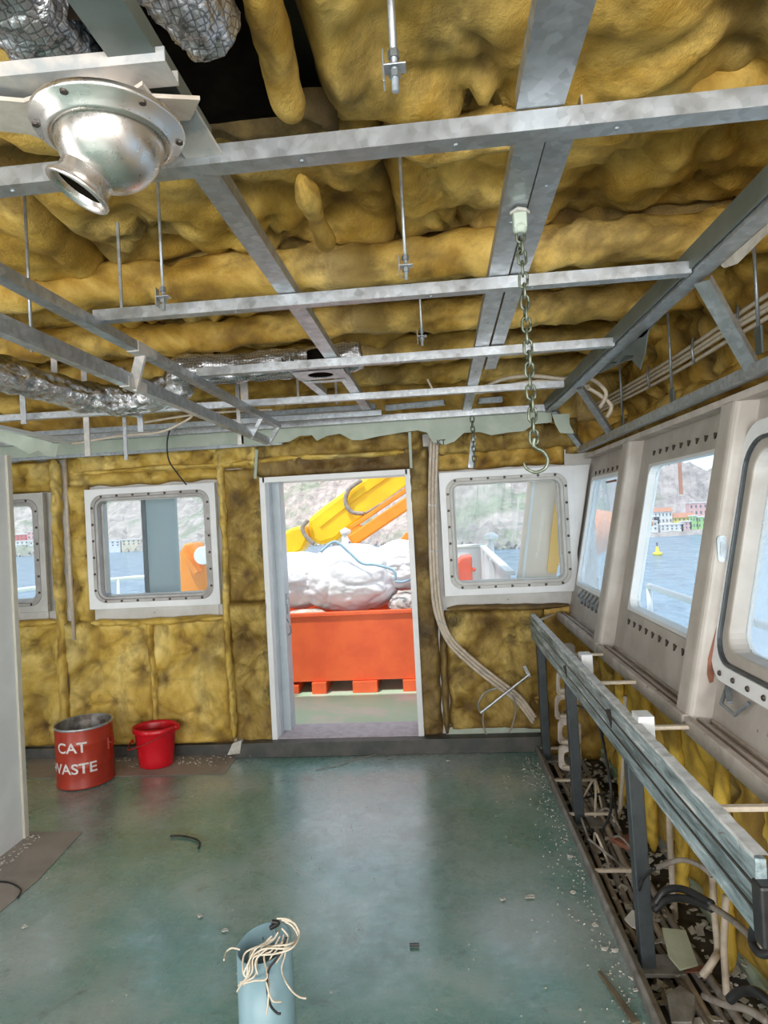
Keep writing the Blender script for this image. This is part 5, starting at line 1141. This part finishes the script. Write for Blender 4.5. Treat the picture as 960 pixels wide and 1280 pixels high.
# buoy
bz = at(822, 694, Z, -6)
bu = thing('buoy', bz, 'small yellow navigation buoy floating beyond the side windows', 'buoy')
s = (bz-CO).length/800
mb = MB(); mb.lathe([(0, -1*s), (4*s, -1*s), (5.5*s, 1*s), (5*s, 3*s), (2.2*s, 4*s), (1.6*s, 8*s), (1.2*s, 10*s), (0, 10.5*s)], bz, 20); mb.build('float', 'buoy', bu, smooth=True)
mb = MB(); mb.lathe([(0, 10*s), (.6*s, 10*s), (.6*s, 13*s), (1.4*s, 13.2*s), (0, 15*s)], bz, 10); mb.build('topmark', 'bolt', bu)
# bulwark seen through forward right window
def K(x, y, yy_): return at(x, y, Y, yy_)
bwk = thing('bulwark', (.5, 9, 0), 'white bow bulwark with rail seen through the forward right window', 'bulwark')
zt = K(585, 683, 9).z; q0 = K(555, 684, 9); q1 = K(602, 680, 9); q2 = at(652, 730, Z, zt); q2 = V((q1.x, 9, zt)).lerp(q2, .93) if q2.y > 4.9 else V((q1.x, 9, zt)).lerp(q2, (9-4.9)/(9-q2.y))
mb = MB(); mb.box(q0.x-1.5, q1.x, 9, 9.06, -.03, zt); mb.build('plating', 'white_rail', bwk)
mb = MB(); mb.tube([(q0.x-1.5, 9, zt), (q1.x, 9, zt), (q1.x+.02, 8.9, zt)], .03, 8); mb.build('capping_rail', 'white_rail', bwk, smooth=True)
mb = MB(); mb.add([(q1.x, 9, -.03), (q2.x, q2.y, -.03), (q2.x, q2.y, zt), (q1.x, 9, zt)], [(0, 1, 2, 3)]); mb.bar((q1.x, 9, zt), q2, .07, .03); mb.build('side_plating', 'white_rail', bwk)
for t_ in (.2, .4, .6): 
    mb = MB(); a = V((q1.x, 9, zt)).lerp(q2, t_); mb.bar((a.x-.04, a.y, 0), (a.x-.03, a.y, zt), .05, .03, (0, 1, 0)); mb.build('stay', 'white_rail', bwk)
mb = MB(); a = K(614, 684, 9.2); mb.tube([(a.x, 9.2, 0), (a.x, 9.2, K(614, 672, 9.2).z)], .04, 8); mb.lathe([(0, 0), (.09, 0), (.11, .04), (.05, .09), (0, .1)], K(614, 674, 9.2), 12); tag(mb.build('fairlead', 'white_rail', smooth=True), 'white round fairlead standing above the bow bulwark', 'fairlead')
mb = MB(); mb.poly([K(571, 727, 8), K(572, 703, 8), K(578, 697, 8), K(590, 695, 8), K(591, 727, 8), K(591, 790, 8), K(570, 790, 8)], (0, .5, 0)); mb.box(K(590, 713, 8).x, K(595, 713, 8).x, 8, 8.1, K(590, 715, 8).z, K(590, 710, 8).z); tag(mb.build('mooring_bitt', mat('red_orange_paint', (.85, .12, .05), (.8, .1, .04), .4), bev=.02), 'red orange locker beside the bulwark through the forward right window', 'locker')
# beige leaning pillar outside right fwd window
bp_ = thing('corner_pillar', (.9, 4.9, 0), 'beige leaning corner pillar with amber strip outside the forward right window', 'pillar')
yy2 = 4.85
mb = MB(); mb.poly([K(646, 760, yy2), K(648, 728, yy2), K(664, 585, yy2), K(704, 585, yy2), K(695, 740, yy2), K(694, 760, yy2)], (0, .12, 0)); mb.build('pillar_body', 'beige', bp_, bev=.006)
mb = MB(); mb.poly([K(652, 728, yy2-.01), K(668, 585, yy2-.01), K(671, 585, yy2-.01), K(655, 728, yy2-.01)], (0, .01, 0)); mb.build('pillar_edge', 'white_rail', bp_)
mb = MB(); mb.poly([K(684, 714, yy2-.02), K(692, 640, yy2-.02), K(698, 606, yy2-.02), K(704, 606, yy2-.02), K(700, 700, yy2-.02), K(695, 718, yy2-.02)], (0, .01, 0)); mb.build('amber_strip', 'panel_yellow', bp_)
# orange shape outside the milky side window: rescue boat bow
rbp = at(752, 668, Y, 7.5)
mb = MB(); 
for k in range(13):
    t_ = k/12; w = .36*math.sin(PI*(.12+.88*t_)*.5+.0)*(1 if t_ < 1 else .0001); zc_ = rbp.z
    for j in range(14):
        a = 2*PI*j/14; mb.v.append(V((rbp.x-.35+.9*t_, 7.5+.25*math.cos(a)*(1-t_*.6), zc_+.0+.35*math.sin(a)*(1.1-t_)+.1*t_)))
for k in range(12):
    for j in range(14): mb.f.append((k*14+j, k*14+(j+1) % 14, (k+1)*14+(j+1) % 14, (k+1)*14+j))
mb.f += [tuple(range(14)), tuple(range(168, 182))]
rbt = thing('rescue_boat', (rbp.x, 7.5, rbp.z-.4), 'orange rescue boat bow seen blurred through the milky side window', 'boat'); mb.build('hull', 'orange_hull', rbt, smooth=True)
mb = MB(); mb.bar((rbp.x-.2, 7.6, -.03), (rbp.x-.2, 7.6, rbp.z-.2), .08, .08); mb.bar((rbp.x+.3, 7.6, -.03), (rbp.x+.3, 7.6, rbp.z-.2), .08, .08); mb.build('cradle', 'white_rail', rbt)

# ---------------------------------------------------------------- far shore
def shore_d(az):  # azimuth in degrees from the ship's heading
    T = [(-80, 300), (-40, 275), (-30, 262), (-22, 215), (-10, 190), (0, 150), (5, 128), (10, 130), (16, 150), (22, 158), (30, 175), (60, 240), (100, 300)]
    for (a0, d0), (a1, d1) in zip(T, T[1:]):
        if az <= a1: return d0+(d1-d0)*(az-a0)/(a1-a0)
    return 300
def terrain(az0, az1, hf, name, m, lab=None):
    mb = MB(); na = int((az1-az0)/.4); R_ = [0, 2, 4, 7, 11, 16, 23, 32, 44, 58, 75, 95, 120, 150, 185, 225]
    for i in range(na+1):
        az = math.radians(az0+(az1-az0)*i/na); d0 = shore_d(math.degrees(az))
        for dd in R_:
            d = d0+dd; x, y = d*math.sin(az), d*math.cos(az); h = hf(dd, math.degrees(az))
            nn = noise.fractal(V((x, y, 0))*.04, .8, 2.1, 6); h2 = -6.2+h*(1+.35*nn)+min(1, dd/4)*(2.2 if az < .25 or dd > 26 else .6)*abs(noise.fractal(V((x, y, 3))*.25, .8, 2.1, 4))
            mb.v.append(V((x, y, h2)))
    n = len(R_)
    for i in range(na):
        for j in range(n-1): mb.f.append((i*n+j, (i+1)*n+j, (i+1)*n+j+1, i*n+j+1))
    o = mb.build(name, m, smooth=False, fix=False); o['kind'] = 'structure'; return o
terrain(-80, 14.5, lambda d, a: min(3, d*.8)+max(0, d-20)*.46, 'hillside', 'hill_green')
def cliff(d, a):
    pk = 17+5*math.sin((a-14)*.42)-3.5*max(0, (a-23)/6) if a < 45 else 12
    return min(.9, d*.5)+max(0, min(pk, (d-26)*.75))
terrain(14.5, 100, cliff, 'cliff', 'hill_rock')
# pale shore boulders as a strip
terr = MB()
for k in range(900):
    az = rnd(-42, 16); d = shore_d(az)+rnd(-2, 3); x, y = d*math.sin(math.radians(az)), d*math.cos(math.radians(az)); s_ = rnd(.4, 1.2); c = V((x, y, -6.2+rnd(0, 1)))
    terr.add([c+V((rnd(-1, 1)*s_, rnd(-1, 1)*s_, 0)) for _ in range(3)]+[c+V((0, 0, s_))], [(0, 1, 3), (1, 2, 3), (2, 0, 3), (0, 2, 1)])
o = terr.build('shore_rocks', 'shore_rock'); o['kind'] = 'stuff'; tag(o, 'pale boulders along the far waterline', 'rocks')
# houses
HM = {k: mat('render_'+k, c, tuple(v*.85 for v in c), .7, 0, .5) for k, c in dict(white=(.82, .80, .80), pink=(.80, .50, .50), yellow=(.85, .74, .20), green=(.42, .66, .25), red=(.72, .20, .20), cream=(.80, .68, .52)).items()}
winmat = mat('window_dark', (.16, .18, .22), (.22, .24, .28), .3)
roofm = mat('terracotta_roof', (.55, .25, .16), (.48, .22, .14), .8, 0, .6)
def house(px0, px1, py0, py1, dist_y, c, lab, flat=True, rows=2, colsn=3):
    a = at(px0, py1, Y, dist_y); b = at(px1, py0, Y, dist_y); x0, x1 = sorted((a.x, b.x)); z0, z1 = a.z-2.5, b.z
    t = thing('house', ((x0+x1)/2, dist_y, a.z), lab, 'building', 'waterfront houses'); dp = (x1-x0)*.4
    mb = MB(); mb.box(x0, x1, dist_y, dist_y+dp, z0, z1); mb.build('wall', HM[c], t)
    mb = MB()
    if flat: mb.box(x0-.1, x1+.1, dist_y-.1, dist_y+dp, z1, z1+.25)
    else: mb.add([(x0-.2, dist_y-.2, z1), (x1+.2, dist_y-.2, z1), (x1+.2, dist_y+dp, z1), (x0-.2, dist_y+dp, z1), (x0, dist_y+dp/2, z1+(x1-x0)*.22), (x1, dist_y+dp/2, z1+(x1-x0)*.22)], [(0, 1, 5, 4), (2, 3, 4, 5), (1, 2, 5), (3, 0, 4), (0, 3, 2, 1)])
    mb.build('roof', roofm if not flat else HM['white'], t)
    hz = (z1-a.z)/rows; wx = (x1-x0)/colsn
    for r in range(rows):
        for q in range(colsn):
            cx_ = x0+wx*(q+.5); cz_ = a.z+hz*(r+.5); mb = MB(); mb.box(cx_-wx*.18, cx_+wx*.18, dist_y-.08, dist_y, cz_-hz*.22, cz_+hz*.22); mb.build('window', winmat, t)
HS = [(803, 822, 652, 664, 'white', 'white waterfront house at the left end of the row'), (806, 824, 646, 654, 'pink', 'small pink house behind the left end of the row'), (818, 840, 639, 655, 'white', 'tall white house with gable in the waterfront row', ), (826, 854, 655, 663, 'white', 'long low white waterfront building'),
      (842, 868, 646, 657, 'yellow', 'yellow house in the middle of the waterfront row'), (852, 864, 652, 662, 'pink', 'low pink annex below the yellow house'), (863, 872, 645, 661, 'green', 'narrow bright green house right of the yellow one'), (872, 888, 646, 660, 'green', 'wider green house at the right end of the row'),
      (862, 890, 628, 645, 'pink', 'large pink building standing above the green houses')]
for i, h in enumerate(HS): house(h[0], h[1], h[2], h[3], 150+(5 if h[3] < 658 else 0)+(6 if h[3] < 650 else 0), h[4], h[5], flat=i not in (2, 4), rows=2, colsn=3 if h[1]-h[0] < 20 else 5)
house(937, 975, 645, 657, 150, 'cream', 'long cream building beyond the nearest side window', True, 1, 6)
HL = [(16, 34, 668, 676, 'red', 'red roofed hall above the left shore'), (34, 54, 664, 674, 'pink', 'pink apartment block above the left shore'), (14, 36, 676, 685, 'white', 'white terrace building on the left shore, left one'), (37, 56, 676, 686, 'white', 'white terrace building on the left shore, right one'), (126, 150, 676, 684, 'white', 'low white building seen left of the grey pillar'), (152, 176, 674, 682, 'cream', 'low cream building just left of the grey pillar')]
for i, h in enumerate(HL): house(h[0], h[1], h[2], h[3], (232 if h[3] > 680 else 238) if h[0] < 100 else 216, h[4], h[5], rows=2, colsn=4)
mb = MB(); a = at(849, 560, Y, 165); b = at(851, 613, Y, 165); mb.box(a.x-.35, a.x+.35, 165, 165.6, b.z-1, a.z); tag(mb.build('chimney_stack', roofm), 'tall slim brick red stack on the cliff above the houses', 'chimney')

# ================================================================ LIGHT
w = bpy.data.worlds.new('sky'); SC.world = w; w.use_nodes = True; nt = w.node_tree; bg = nt.nodes['Background']
tc = nt.nodes.new('ShaderNodeTexCoord'); sp = nt.nodes.new('ShaderNodeSeparateXYZ'); nt.links.new(tc.outputs['Generated'], sp.inputs[0])
nt.links.new(ramp(nt, sp.outputs[2], [(0, (.90, .93, .96)), (.12, (.76, .86, .95)), (.6, (.68, .79, .92))]), bg.inputs[0]); bg.inputs[1].default_value = 1.7
sd_ = bpy.data.lights.new('sun', 'SUN'); sd_.energy = 4.0; sd_.angle = .02; sd_.color = (1, .95, .88); so = bpy.data.objects.new('sun', sd_); COL.objects.link(so)
so.rotation_euler = V((.30, .38, -1)).to_track_quat('-Z', 'Y').to_euler()
def area(name, loc, target, sx, sy_, e, col=(1, .98, .95)):
    l = bpy.data.lights.new(name, 'AREA'); l.shape = 'RECTANGLE'; l.size = sx; l.size_y = sy_; l.energy = e; l.color = col
    o = bpy.data.objects.new(name, l); COL.objects.link(o); o.location = loc; o.rotation_euler = (V(target)-V(loc)).to_track_quat('-Z', 'Z').to_euler(); return o
area('aft_fill_light', (-1.3, -2.9, 1.5), (-1.0, 3, 1.7), 4.6, 1.1, 190)  # added fill lamp brightening the interior from the unseen aft side
area('port_fill_light', (-4.1, 0, 1.45), (0, .8, 1.9), 4.2, 1.0, 80)  # unseen port fill, added to light the room
area('starboard_fill_light', (1.25, -1.2, 1.5), (-1.2, 1.5, 1.9), 2.2, .8, 170)  # unseen starboard fill, added for the interior and raised for the white partition
SC.view_settings.view_transform = 'Standard'; SC.view_settings.look = 'None'; SC.view_settings.exposure = 0.0
SC.cycles.max_bounces = 8; SC.cycles.transparent_max_bounces = 12; SC.cycles.sample_clamp_indirect = 6
for o in list(bpy.data.objects):
    if '_o' in o: del o['_o']
